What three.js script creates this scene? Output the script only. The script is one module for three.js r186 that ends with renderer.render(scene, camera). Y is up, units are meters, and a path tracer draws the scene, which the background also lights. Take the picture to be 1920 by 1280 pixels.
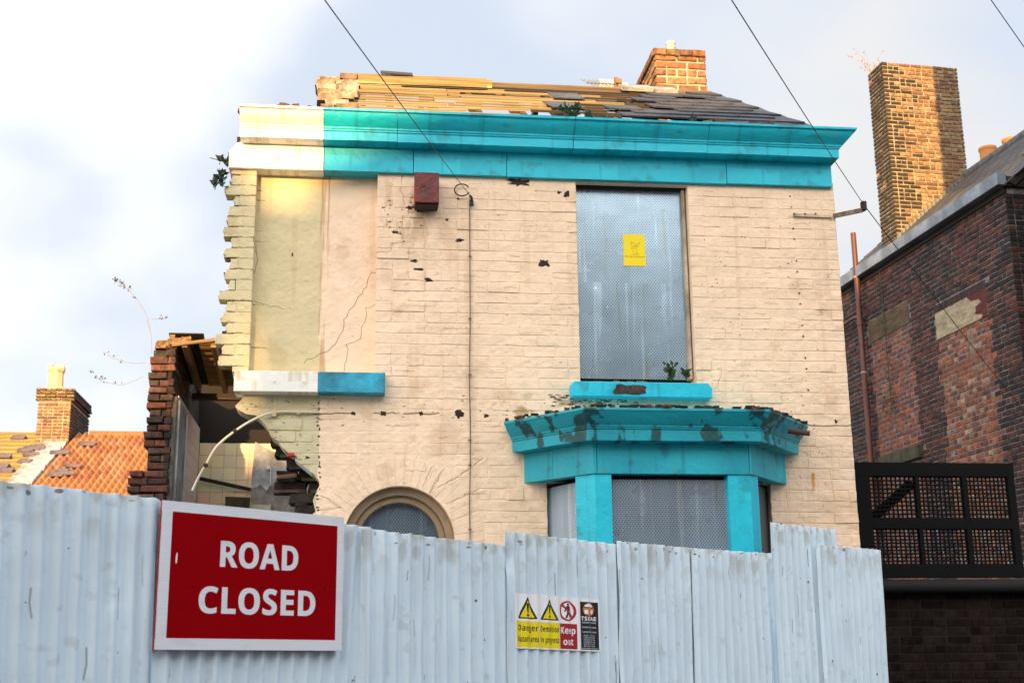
import * as THREE from 'three';
import { mergeGeometries, toCreasedNormals } from 'three/addons/utils/BufferGeometryUtils.js';
import { RoundedBoxGeometry } from 'three/addons/geometries/RoundedBoxGeometry.js';

/* ------------------------------------------------ camera, sky, sun, exposure */
const EYE = 1.65, CZ = 9, PITCH = 0.24859911, ROLL = -0.01078846, YAW = 0.11747046, FPX = 2446.5;
const scene = new THREE.Scene();
const camera = new THREE.PerspectiveCamera(2 * Math.atan(640 / FPX) * 180 / Math.PI, 1.5, 0.1, 400);
camera.position.set(0, EYE, CZ);
camera.rotation.set(PITCH, -YAW, ROLL, 'YXZ');
camera.focus = 8.2; camera.userData.fStop = 5.6;
const renderer = new THREE.WebGLRenderer({ antialias: true });
renderer.toneMapping = THREE.LinearToneMapping;
renderer.toneMappingExposure = 1.75;
renderer.shadowMap.enabled = true;

const D2R = Math.PI / 180, SUN_AZ = 15 * D2R, SUN_EL = 8 * D2R;
const SUN = new THREE.Vector3(-Math.sin(SUN_AZ) * Math.cos(SUN_EL), Math.sin(SUN_EL), Math.cos(SUN_AZ) * Math.cos(SUN_EL));
const sun = new THREE.DirectionalLight(new THREE.Color().setRGB(1, 0.62, 0.24), 5);
sun.position.copy(SUN).multiplyScalar(60); sun.castShadow = true; sun.shadow.radius = 1.6;
Object.assign(sun.shadow.camera, { left: -40, right: 40, top: 30, bottom: -30, near: 1, far: 150 });
scene.add(sun, sun.target);

/* ------------------------------------------------ seeded random and noise */
let seed = 7;
const rnd = () => { seed |= 0; seed = seed + 0x6D2B79F5 | 0; let t = Math.imul(seed ^ seed >>> 15, 1 | seed); t = t + Math.imul(t ^ t >>> 7, 61 | t) ^ t; return ((t ^ t >>> 14) >>> 0) / 4294967296; };
const rr = (a, b) => a + (b - a) * rnd();
const pick = (l) => l[Math.floor(rnd() * l.length)];
const hash = (x, y) => { let h = Math.imul(x | 0, 374761393) + Math.imul(y | 0, 668265263); h = Math.imul(h ^ h >>> 13, 1274126177); return ((h ^ h >>> 16) >>> 0) / 4294967296; };
const vnoise = (x, y) => { const i = Math.floor(x), j = Math.floor(y), f = x - i, g = y - j, u = f * f * (3 - 2 * f), v = g * g * (3 - 2 * g); const a = hash(i, j), b = hash(i + 1, j), c = hash(i, j + 1), d = hash(i + 1, j + 1); return a + (b - a) * u + (c - a) * v + (a - b - c + d) * u * v; };
const fbm = (x, y, n = 4) => { let s = 0, a = 0.5, t = 0; for (let k = 0; k < n; k++) { s += a * vnoise(x + k * 17.3, y - k * 9.1); t += a; a *= 0.5; x *= 2.03; y *= 2.03; } return s / t; };
const clamp = (x, a = 0, b = 1) => Math.min(b, Math.max(a, x));
const smooth = (a, b, x) => { const t = clamp((x - a) / (b - a)); return t * t * (3 - 2 * t); };

{ // the sky: thin bright overcast, whiter cloud towards the left and around the low sun, pale blue between
  const W = 1024, H = 512, data = new Float32Array(W * H * 4), dir = new THREE.Vector3();
  for (let j = 0; j < H; j++) for (let i = 0; i < W; i++) {
    const th = (i + 0.5) / W * 2 * Math.PI - Math.PI, el = ((j + 0.5) / H - 0.5) * Math.PI;
    dir.set(Math.cos(el) * Math.cos(th), Math.sin(el), Math.cos(el) * Math.sin(th));
    const e = Math.max(dir.y, 0.02), k = 1 / (e + 0.35), n = fbm(dir.x * k * 2.1 + 4.2, dir.z * k * 2.1 + 9.7, 6), n2 = fbm(dir.x * k * 5 + 1, dir.z * k * 5 + 3, 5);
    const toSun = Math.acos(clamp(dir.dot(SUN), -1, 1)), glow = Math.exp(-((toSun / 1.15) ** 2));
    const left = smooth(0.15, -0.45, dir.x * 0.9 + dir.z * 0.1) ;
    const cloud = clamp(smooth(0.45, 0.72, n * 0.7 + n2 * 0.3 + left * 0.31 + (dir.z > 0.3 ? 0.1 : 0)));
    const low = smooth(0.5, 0.05, dir.y) * 0.08;
    const thin = 1 - 0.22 * smooth(-0.05, 0.4, dir.x) * smooth(0.2, -0.3, dir.z), b = [0.39 + low, 0.437 + low, 0.52 + low * 0.6], c = [0.615, 0.625, 0.64].map((v) => v * thin);
    const o = (j * W + i) * 4;
    for (let q = 0; q < 3; q++) {
      let v = b[q] + (c[q] - b[q]) * cloud;
      v *= 1 + glow * [2.8, 2.5, 2.1][q];
      if (dir.y < 0) v *= 0.5;
      data[o + q] = v;
    }
    data[o + 3] = 1;
  }
  const sky = new THREE.DataTexture(data, W, H, THREE.RGBAFormat, THREE.FloatType);
  sky.mapping = THREE.EquirectangularReflectionMapping; sky.magFilter = sky.minFilter = THREE.LinearFilter; sky.needsUpdate = true;
  scene.background = sky; scene.environment = sky;
}

/* ------------------------------------------------ survey: where the sight line through a photograph point meets a plane */
const rot = new THREE.Matrix4().makeRotationFromEuler(camera.rotation), EYEP = camera.position.clone();
const ray = (px, py) => new THREE.Vector3((px - 960) / FPX, (640 - py) / FPX, -1).applyMatrix4(rot);
const hit = (px, py, o, n) => { const d = ray(px, py); return d.multiplyScalar((n.dot(o) - n.dot(EYEP)) / n.dot(d)).add(EYEP); };
const F = (px, py, z = 0) => { const p = hit(px, py, new THREE.Vector3(0, 0, z), new THREE.Vector3(0, 0, 1)); return [p.x, p.y]; };   // on a plane parallel to the house front
const far = (px, py, dep) => { const d = ray(px, py); return d.multiplyScalar(dep / -d.z).add(EYEP); };

/* ------------------------------------------------ naming helpers */
const used = {};
const numbered = (n) => { const k = used[n] = (used[n] ?? -1) + 1; return k ? n + '_' + String(k).padStart(3, '0') : n; };
const tag = (o, label, category, group, kind) => { o.userData.label = label; if (category) o.userData.category = category; if (group) o.userData.group = group; if (kind) o.userData.kind = kind; return o; };
const thing = (name, label, category, pos = [0, 0, 0], turn = 0, group) => { const o = new THREE.Group(); o.name = numbered(name); o.position.set(...pos); o.rotation.y = turn; scene.add(o); return tag(o, label, category, group); };
const counts = new WeakMap();
const partName = (p, n) => { const c = counts.get(p) ?? counts.set(p, {}).get(p); const k = c[n] = (c[n] ?? -1) + 1; return k ? n + '_' + String(k).padStart(3, '0') : n; };
const mesh = (name, g, m, parent, label) => { const o = new THREE.Mesh(g, m); o.castShadow = o.receiveShadow = true; o.name = partName(parent, name); parent.add(o); if (label) o.userData.label = label; return o; };
const group = (name, parent, pos = [0, 0, 0], turn = 0) => { const o = new THREE.Group(); o.name = partName(parent, name); o.position.set(...pos); o.rotation.y = turn; parent.add(o); return o; };
const solo = (name, g, m, label, category, grp, kind) => { const o = new THREE.Mesh(g, m); o.castShadow = o.receiveShadow = true; o.name = numbered(name); scene.add(o); return tag(o, label, category, grp, kind); };

/* ------------------------------------------------ geometry helpers */
function fromTris(pos, uv, col) {
  const g = new THREE.BufferGeometry();
  g.setAttribute('position', new THREE.Float32BufferAttribute(pos, 3));
  g.setAttribute('uv', new THREE.Float32BufferAttribute(uv, 2));
  if (col) g.setAttribute('color', new THREE.Float32BufferAttribute(col, 3));
  g.computeVertexNormals();
  return g;
}
class TB { // triangle builder
  constructor() { this.p = []; this.u = []; this.c = []; }
  tri(a, b, c, ua, ub, uc, k) { this.p.push(...a, ...b, ...c); this.u.push(...ua, ...ub, ...uc); if (k) for (let i = 0; i < 3; i++) this.c.push(k[0], k[1], k[2]); }
  quad(a, b, c, d, ua, ub, uc, ud, k) { this.tri(a, b, c, ua, ub, uc, k); this.tri(a, c, d, ua, uc, ud, k); }
  geo() { return fromTris(this.p, this.u, this.c.length ? this.c : null); }
}
// a chamfered, slightly irregular brick: face in the u-v plane, w outwards; uv in metres
function brick(u0, u1, v0, v1, wb, wf, ch, jit, col, uvf = (u, v) => [u, v]) {
  const t = new TB(), j = () => rr(-jit, jit), cu = Math.min(ch, (u1 - u0) * 0.3), cv = Math.min(ch, (v1 - v0) * 0.3);
  const O = [[u0 + j(), v0 + j()], [u1 + j(), v0 + j()], [u1 + j(), v1 + j()], [u0 + j(), v1 + j()]];
  const s = [[1, 1], [-1, 1], [-1, -1], [1, -1]];
  const A = O.map(([x, y], i) => [x + s[i][0] * cu, y + s[i][1] * cv, wf + j() * 0.5]), B = O.map(([x, y]) => [x, y, wf - ch * 0.8]), C = O.map(([x, y]) => [x, y, wb]);
  const q = (a, b, c, d) => t.quad(a, b, c, d, uvf(a[0], a[1] + (a[2] - wf) * 0.6, a[2]), uvf(b[0], b[1] + (b[2] - wf) * 0.6, b[2]), uvf(c[0], c[1] + (c[2] - wf) * 0.6, c[2]), uvf(d[0], d[1] + (d[2] - wf) * 0.6, d[2]), col);
  q(A[0], A[1], A[2], A[3]);
  for (let i = 0; i < 4; i++) { const n = (i + 1) % 4; q(B[i], B[n], A[n], A[i]); q(C[i], C[n], B[n], B[i]); }
  return t.geo();
}
// bricks laid in courses inside the spans that spans(v0, v1) returns; the first `limit` shown ones are parts, the rest one mass
function layBricks({ parent, v0, v1, course, spans, len = 0.225, joint = 0.01, vjoint = joint, wb = -0.01, wf = () => 0.005, ch = 0.005, jit = 0.002, color, mat, limit = 300, show = () => true, frame, uvf, skip = () => false, headers = 4, bareMat }) {
  const named = [], rest = [];
  let row = 0;
  for (let v = v0; v + course * 0.6 < v1; v += course, row++) {
    const a = v + joint / 2, b = Math.min(v + course - joint / 2, v1);
    for (const [s, e] of spans(a, b)) {
      const hd = row % headers === headers - 1, L = hd ? len / 2 : len;
      let u = s, first = true;
      while (u < e - 0.02) {
        let l = L * rr(0.96, 1.04);
        if (first) { l = hd ? L : row % 2 ? L : L * 0.5; first = false; }
        if (!hd && rnd() < 0.12) l = L * 0.5;
        let u2 = u + l; if (e - u2 < 0.045) u2 = e;
        if (!skip((u + u2) / 2, (a + b) / 2)) {
          const col = color ? color((u + u2) / 2, (a + b) / 2, row) : null;
          const g = brick(u + (u > s + 1e-6 ? vjoint / 2 : 0), u2 - (u2 < e - 1e-6 ? vjoint / 2 : 0), a, b, wb, wf((u + u2) / 2, (a + b) / 2), ch, jit, col, uvf);
          if (frame) g.applyMatrix4(frame);
          (show((u + u2) / 2, (a + b) / 2) ? named : rest).push(g);
        }
        u = u2;
      }
    }
  }
  const step = Math.max(1, named.length / limit);
  named.forEach((g, i) => { if (named.length <= limit || Math.floor((i + 1) / step) > Math.floor(i / step)) mesh('brick', g, mat, parent); else rest.push(g); });
  if (rest.length) mesh('brickwork', mergeGeometries(rest), mat, parent).userData.kind = 'stuff';
}
const boxG = (w, h, d, x = 0, y = 0, z = 0, bevel = 0) => { const g = bevel ? new RoundedBoxGeometry(w, h, d, 2, bevel) : new THREE.BoxGeometry(w, h, d); metreUV(g); g.translate(x, y, z); return g; };
const box2 = (x0, x1, y0, y1, z0, z1, bevel = 0) => boxG(x1 - x0, y1 - y0, z1 - z0, (x0 + x1) / 2, (y0 + y1) / 2, (z0 + z1) / 2, bevel);
function metreUV(g) { // box projection of the uv in metres
  const p = g.attributes.position, n = g.attributes.normal, u = new Float32Array(p.count * 2);
  for (let i = 0; i < p.count; i++) {
    const ax = Math.abs(n.getX(i)), ay = Math.abs(n.getY(i)), az = Math.abs(n.getZ(i));
    if (az >= ax && az >= ay) { u[2 * i] = p.getX(i); u[2 * i + 1] = p.getY(i); } else if (ax >= ay) { u[2 * i] = p.getZ(i); u[2 * i + 1] = p.getY(i); } else { u[2 * i] = p.getX(i); u[2 * i + 1] = p.getZ(i); }
  }
  g.setAttribute('uv', new THREE.BufferAttribute(u, 2)); return g;
}
const wallUV = (g, uvf) => { const p = g.attributes.position, u = new Float32Array(p.count * 2); for (let i = 0; i < p.count; i++) { const [a, b] = uvf(p.getX(i), p.getY(i), p.getZ(i)); u[2 * i] = a; u[2 * i + 1] = b; } g.setAttribute('uv', new THREE.BufferAttribute(u, 2)); return g; };
const shape = (pts, holes = []) => { const s = new THREE.Shape(pts.map(([x, y]) => new THREE.Vector2(x, y))); for (const h of holes) s.holes.push(new THREE.Path(h.map(([x, y]) => new THREE.Vector2(x, y)))); return s; };
const slab = (pts, z0, z1, holes, bevel = 0) => { const g = new THREE.ExtrudeGeometry(shape(pts, holes), { depth: z1 - z0 - 2 * bevel, bevelEnabled: bevel > 0, bevelSize: bevel, bevelThickness: bevel, bevelSegments: 1, bevelOffset: -bevel }); g.translate(0, 0, z0 + bevel); return metreUV(g); };
const prismY = (pts, y0, y1) => { const g = new THREE.ExtrudeGeometry(shape(pts.map(([x, z]) => [x, -z])), { depth: y1 - y0, bevelEnabled: false }); g.rotateX(-Math.PI / 2); g.translate(0, y0, 0); return metreUV(g); };
// a moulding: profile of [offset outwards, height] swept along a path of [x, z] with mitred corners
function sweep(profile, path, wob = 0) {
  const dirs = path.slice(1).map((p, i) => { const dx = p[0] - path[i][0], dz = p[1] - path[i][1], l = Math.hypot(dx, dz); return [dx / l, dz / l, l]; });
  let len = 0; const pts = path.map((p, i) => {
    const a = dirs[Math.max(0, i - 1)], b = dirs[Math.min(dirs.length - 1, i)], na = [-a[1], a[0]], nb = [-b[1], b[0]], k = 1 / (1 + na[0] * nb[0] + na[1] * nb[1]);
    if (i) len += dirs[i - 1][2];
    return { p, m: [(na[0] + nb[0]) * k, (na[1] + nb[1]) * k], len };
  });
  const t = new TB(), N = profile.length, at = (i, k) => { const { p, m, len } = pts[i], [o, y] = profile[k % N]; const w = wob ? (vnoise(len * 3.1, k * 0.35) - 0.5) * wob : 0; return [p[0] + m[0] * (o + w), y + w * 0.7, p[1] + m[1] * (o + w)]; };
  for (let i = 0; i + 1 < pts.length; i++) for (let k = 0; k < N; k++) {
    const a = at(i, k), b = at(i + 1, k), c = at(i + 1, k + 1), d = at(i, k + 1), v = (q) => profile[q % N][1] + profile[q % N][0] * 0.7;
    t.quad(a, d, c, b, [pts[i].len, v(k)], [pts[i].len, v(k + 1)], [pts[i + 1].len, v(k + 1)], [pts[i + 1].len, v(k)]);
  }
  const tris = THREE.ShapeUtils.triangulateShape(profile.map(([o, y]) => new THREE.Vector2(o, y)), []);
  for (const [i, e] of [[0, 0], [pts.length - 1, 1]]) for (const [a, b, c] of tris) { const P = [a, b, c].map((k) => at(i, k)), U = [a, b, c].map((k) => profile[k]); e ? t.tri(P[0], P[1], P[2], U[0], U[1], U[2]) : t.tri(P[0], P[2], P[1], U[0], U[2], U[1]); }
  return toCreasedNormals(t.geo(), 0.5);
}
const subdiv = (path, step = 0.12) => { const o = [path[0]]; for (let i = 1; i < path.length; i++) { const a = path[i - 1], b = path[i], n = Math.max(1, Math.round(Math.hypot(b[0] - a[0], b[1] - a[1]) / step)); for (let k = 1; k <= n; k++) o.push([a[0] + (b[0] - a[0]) * k / n, a[1] + (b[1] - a[1]) * k / n]); } return o; };
const tube = (pts, r, seg = 40, rad = 6) => new THREE.TubeGeometry(new THREE.CatmullRomCurve3(pts.map((p) => p.isVector3 ? p : new THREE.Vector3(...p))), seg, r, rad);
const cyl = (a, b, r0, r1 = r0, n = 12) => { const A = new THREE.Vector3(...a), B = new THREE.Vector3(...b), d = B.clone().sub(A), g = new THREE.CylinderGeometry(r1, r0, d.length(), n); g.applyQuaternion(new THREE.Quaternion().setFromUnitVectors(new THREE.Vector3(0, 1, 0), d.normalize())); g.translate((A.x + B.x) / 2, (A.y + B.y) / 2, (A.z + B.z) / 2); return g; };
// a beam of square section from a to b, with `up` as the direction of its height
const beam = (a, b, w, h, up = [0, 1, 0]) => { const A = new THREE.Vector3(...a), B = new THREE.Vector3(...b), x = B.clone().sub(A), l = x.length(); x.normalize(); const z = x.clone().cross(new THREE.Vector3(...up)).normalize(), y = z.clone().cross(x); const g = metreUV(new THREE.BoxGeometry(l, h, w)); g.applyMatrix4(new THREE.Matrix4().makeBasis(x, y, z)); g.translate((A.x + B.x) / 2, (A.y + B.y) / 2, (A.z + B.z) / 2); return g; };
// a rough lump: a box or ball whose corners are knocked about
const lump = (w, h, d, j = 0.2) => { const g = new THREE.BoxGeometry(w, h, d, 2, 2, 2), p = g.attributes.position, o = rr(0, 99); for (let i = 0; i < p.count; i++) { const x = p.getX(i), y = p.getY(i), z = p.getZ(i), f = (q) => 1 + j * (vnoise(x * 31 + o + q * 7, y * 29 + z * 37 + q * 3) - 0.5) * 2; p.setXYZ(i, x * f(1), y * f(2), z * f(3)); } g.computeVertexNormals(); return metreUV(g); };
const colored = (g, c) => { const n = g.attributes.position.count, a = new Float32Array(n * 3); for (let i = 0; i < n; i++) a.set(c, i * 3); g.setAttribute('color', new THREE.BufferAttribute(a, 3)); return g; };
// spans of a polygon with holes between the heights v0 and v1 (narrowest of three scan lines)
function polySpans(outer, holes = []) {
  const cross = (poly, y) => { const x = []; for (let i = 0; i < poly.length; i++) { const a = poly[i], b = poly[(i + 1) % poly.length]; if ((a[1] > y) !== (b[1] > y)) x.push(a[0] + (y - a[1]) / (b[1] - a[1]) * (b[0] - a[0])); } return x; };
  const at = (y) => { const x = [outer, ...holes].flatMap((q) => cross(q, y)).sort((a, b) => a - b), o = []; for (let i = 0; i + 1 < x.length; i += 2) o.push([x[i], x[i + 1]]); return o; };
  const meet = (A, B) => { const o = []; for (const [a, b] of A) for (const [c, d] of B) { const s = Math.max(a, c), e = Math.min(b, d); if (e - s > 0.03) o.push([s, e]); } return o; };
  return (v0, v1) => meet(meet(at(v0), at((v0 + v1) / 2)), at(v1));
}

/* ------------------------------------------------ textures */
const canvas = (w, h) => { const c = document.createElement('canvas'); c.width = w; c.height = h; return c; };
function asTex(c, srgb = true, wrap = THREE.RepeatWrapping) { const t = new THREE.CanvasTexture(c); if (srgb) t.colorSpace = THREE.SRGBColorSpace; t.wrapS = t.wrapT = wrap; t.magFilter = THREE.LinearFilter; t.minFilter = THREE.LinearMipmapLinearFilter; return t; }
function pix(c, f) { const x = c.getContext('2d'), im = x.getImageData(0, 0, c.width, c.height), d = im.data; for (let j = 0; j < c.height; j++) for (let i = 0; i < c.width; i++) { const o = (j * c.width + i) * 4, v = f(i, j, d[o], d[o + 1], d[o + 2]); d[o] = v[0]; d[o + 1] = v[1]; d[o + 2] = v[2]; d[o + 3] = 255; } x.putImageData(im, 0, 0); }
// a tileable grain: grey values round `mid`, period 1
function grain(size, cells, mid, amp, n = 4, stretch = 1) {
  const c = canvas(size, size);
  const per = (x, y, p, q) => { const i = Math.floor(x), j = Math.floor(y), f = x - i, g = y - j, u = f * f * (3 - 2 * f), v = g * g * (3 - 2 * g), H = (a, b) => hash(((a % p) + p) % p, ((b % q) + q) % q + p * 57); return H(i, j) * (1 - u) * (1 - v) + H(i + 1, j) * u * (1 - v) + H(i, j + 1) * (1 - u) * v + H(i + 1, j + 1) * u * v; };
  pix(c, (i, j) => { let s = 0, a = 0.5, t = 0, p = cells, q = Math.max(1, Math.round(cells * stretch)); for (let k = 0; k < n; k++) { s += a * per(i / size * p, j / size * q, p, q); t += a; a *= 0.6; p *= 2; q *= 2; } const v = clamp(mid + (s / t - 0.5) * amp, 0, 1) * 255; return [v, v, v]; });
  return c;
}
const repeated = (t, a, b = a) => { const r = t.clone(); r.repeat.set(a, b); r.needsUpdate = true; return r; };
const G_FINE = asTex(grain(512, 16, 0.78, 0.6, 5)), G_FINE_B = asTex(grain(512, 16, 0.5, 1.2, 5), false);
const G_COARSE = asTex(grain(512, 5, 0.76, 0.62, 6)), G_COARSE_B = asTex(grain(512, 6, 0.5, 1.4, 6), false);
const G_WOOD = asTex(grain(512, 2, 0.74, 0.9, 6, 24)), G_WOOD_B = asTex(grain(512, 2, 0.5, 1.4, 6, 24), false);
const rgb = (r, g, b) => new THREE.Color().setRGB(r, g, b);
const M = (o) => new THREE.MeshStandardMaterial({ roughness: 0.85, ...o });
const grainy = (c, o = {}, rep = 1.3, bump = 0.004) => M({ color: c, map: repeated(G_COARSE, rep), bumpMap: repeated(G_FINE_B, rep * 2), bumpScale: bump, ...o });
const brickMat = M({ vertexColors: true, map: repeated(G_COARSE, 4.3), bumpMap: repeated(G_FINE_B, 6), bumpScale: 0.006, roughness: 0.93 });
const woodMat = (c, o = {}) => M({ color: c, map: repeated(G_WOOD, 0.9, 1.6), bumpMap: repeated(G_WOOD_B, 0.9, 1.6), bumpScale: 0.003, ...o });
const woodV = M({ vertexColors: true, map: repeated(G_WOOD, 0.7, 1.7), bumpMap: repeated(G_WOOD_B, 0.7, 1.7), bumpScale: 0.003 });
const darkMat = M({ color: rgb(0.02, 0.018, 0.016), roughness: 1 });

const LXR = -6.22, LTOP = 8.15, GXL = -5.75, GTOP = 7.95, TBX = 8.78, WXL = -1.0, RY = (x) => 7.95 + (x + 5.75) * 0.42;  // edges and tops of unseen buildings, set for the shadows they cast

const F_XL = F(596, 850)[0];
const at2 = (a, b, t) => [a[0] + (b[0] - a[0]) * t, a[1] + (b[1] - a[1]) * t];
const rawBrick = grainy(rgb(0.2, 0.085, 0.055), {}, 4, 0.01), rawMortar = grainy(rgb(0.3, 0.25, 0.19), {}, 4, 0.01);
const tealBlue = grainy(rgb(0.03, 0.52, 0.78), { roughness: 0.55 }, 1.5, 0.003), mossMat = grainy(rgb(0.035, 0.04, 0.02), {}, 6, 0.012);
const shadeMat = new THREE.MeshPhysicalMaterial({ color: rgb(0.028, 0.023, 0.02), roughness: 1, specularIntensity: 0.2 }), shadeBrick = new THREE.MeshPhysicalMaterial({ vertexColors: true, map: repeated(G_COARSE, 4.3), bumpMap: repeated(G_FINE_B, 6), bumpScale: 0.006, roughness: 1, specularIntensity: 0.3 });  // near-black: deep shade of yard wall and ruin void put into the colour
const frontMatPlain = grainy(rgb(0.9, 0.67, 0.47));

/* leaves */
function leafQuad(x, y, z, s) { const t = new TB(), a = new THREE.Euler(rr(-1.2, 1.2), rr(0, 6.28), rr(-1.2, 1.2)), q = (u, v, w) => { const p = new THREE.Vector3(u, v, w).applyEuler(a); return [x + p.x * s, y + p.y * s, z + p.z * s]; }; const b = q(0, 0, 0), l = q(-0.28, 0.5, 0.1), e = q(0, 1.1, -0.12), r = q(0.28, 0.5, 0.1), m = q(0, 0.55, -0.03); t.quad(b, m, l, l, [0, 0], [0, 1], [1, 1], [1, 1]); t.tri(l, m, e, [0, 0], [0, 1], [1, 1]); t.tri(b, r, m, [0, 0], [0, 1], [1, 1]); t.tri(m, r, e, [0, 0], [0, 1], [1, 1]); return t.geo(); }
const leafMat = (c) => new THREE.MeshPhysicalMaterial({ color: c, roughness: 0.6, transmission: 0.25, thickness: 0, side: THREE.DoubleSide });

/* ------------------------------------------------ ground */
const groundMat = grainy(rgb(0.1, 0.098, 0.095), {}, 0.8, 0.006);
{ const g = new THREE.PlaneGeometry(400, 400); g.rotateX(-Math.PI / 2); metreUV(g); solo('ground', g, groundMat, 'worn grey tarmac ground of the closed road', null, null, 'structure'); }

/* ------------------------------------------------ the painted house */
const house = thing('terraced_house', 'peach painted brick house with turquoise cornice, bay window and stripped roof', 'house');
const X0 = -1.15, Y0 = 1.2, FW = 4.8, FN = 2048;
const fuv = (x, y, z = 0) => [(x - X0) / FW, (y - Y0) / FW];
const PX = 708, XS = F(607, 325, -0.1)[0], XP = F(PX, 335, 0)[0], WL = 1.552, WR = 2.404, WB = 3.66, WT = 5.185, XR = 3.541, SOF = 5.196;
const torn = [[590, 1000], [591, 958], [586, 938], [600, 905], [590, 890], [575, 878], [562, 868], [556, 855], [540, 848], [528, 838], [520, 826], [508, 818], [500, 800], [490, 788], [478, 778], [462, 776], [446, 768], [440, 761], [452, 749], [460, 737]].map(([x, y]) => F(x, y));
const arcPts = []; const AC = F(748, 1012), AR = [F(643, 985)[0], F(853, 1010)[0]], ACX = (AR[0] + AR[1]) / 2, ARX = (AR[1] - AR[0]) / 2, ATOP = F(748, 911)[1], ACY = ATOP - ARX;
for (let i = 0; i <= 20; i++) { const a = Math.PI * i / 20; arcPts.push([ACX + ARX * Math.cos(a), ACY + ARX * Math.sin(a)]); }
const archHole = [[ACX - ARX, 0.02], [ACX + ARX, 0.02], ...arcPts.slice(1, -1)].map((p) => p);
archHole.splice(0, archHole.length, [ACX + ARX, 0.02], ...arcPts, [ACX - ARX, 0.02]);
const BL = F(1026, 960)[0], BR = F(1447, 960)[0], BT = 2.934;
const bayHole = [[BL, 0.02], [BR, 0.02], [BR, BT], [BL, BT]], winHole = [[WL, WB], [WR, WB], [WR, WT], [WL, WT]];
const outer = [[XP, 5.24], [XR, 5.24], [XR, 0], [torn[0][0], 0], ...torn, [-0.86, 3.7], [XP, 3.7]];
const holes = [winHole, archHole, bayHole];
const GREEN = [0.73, 0.69, 0.52];

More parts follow.
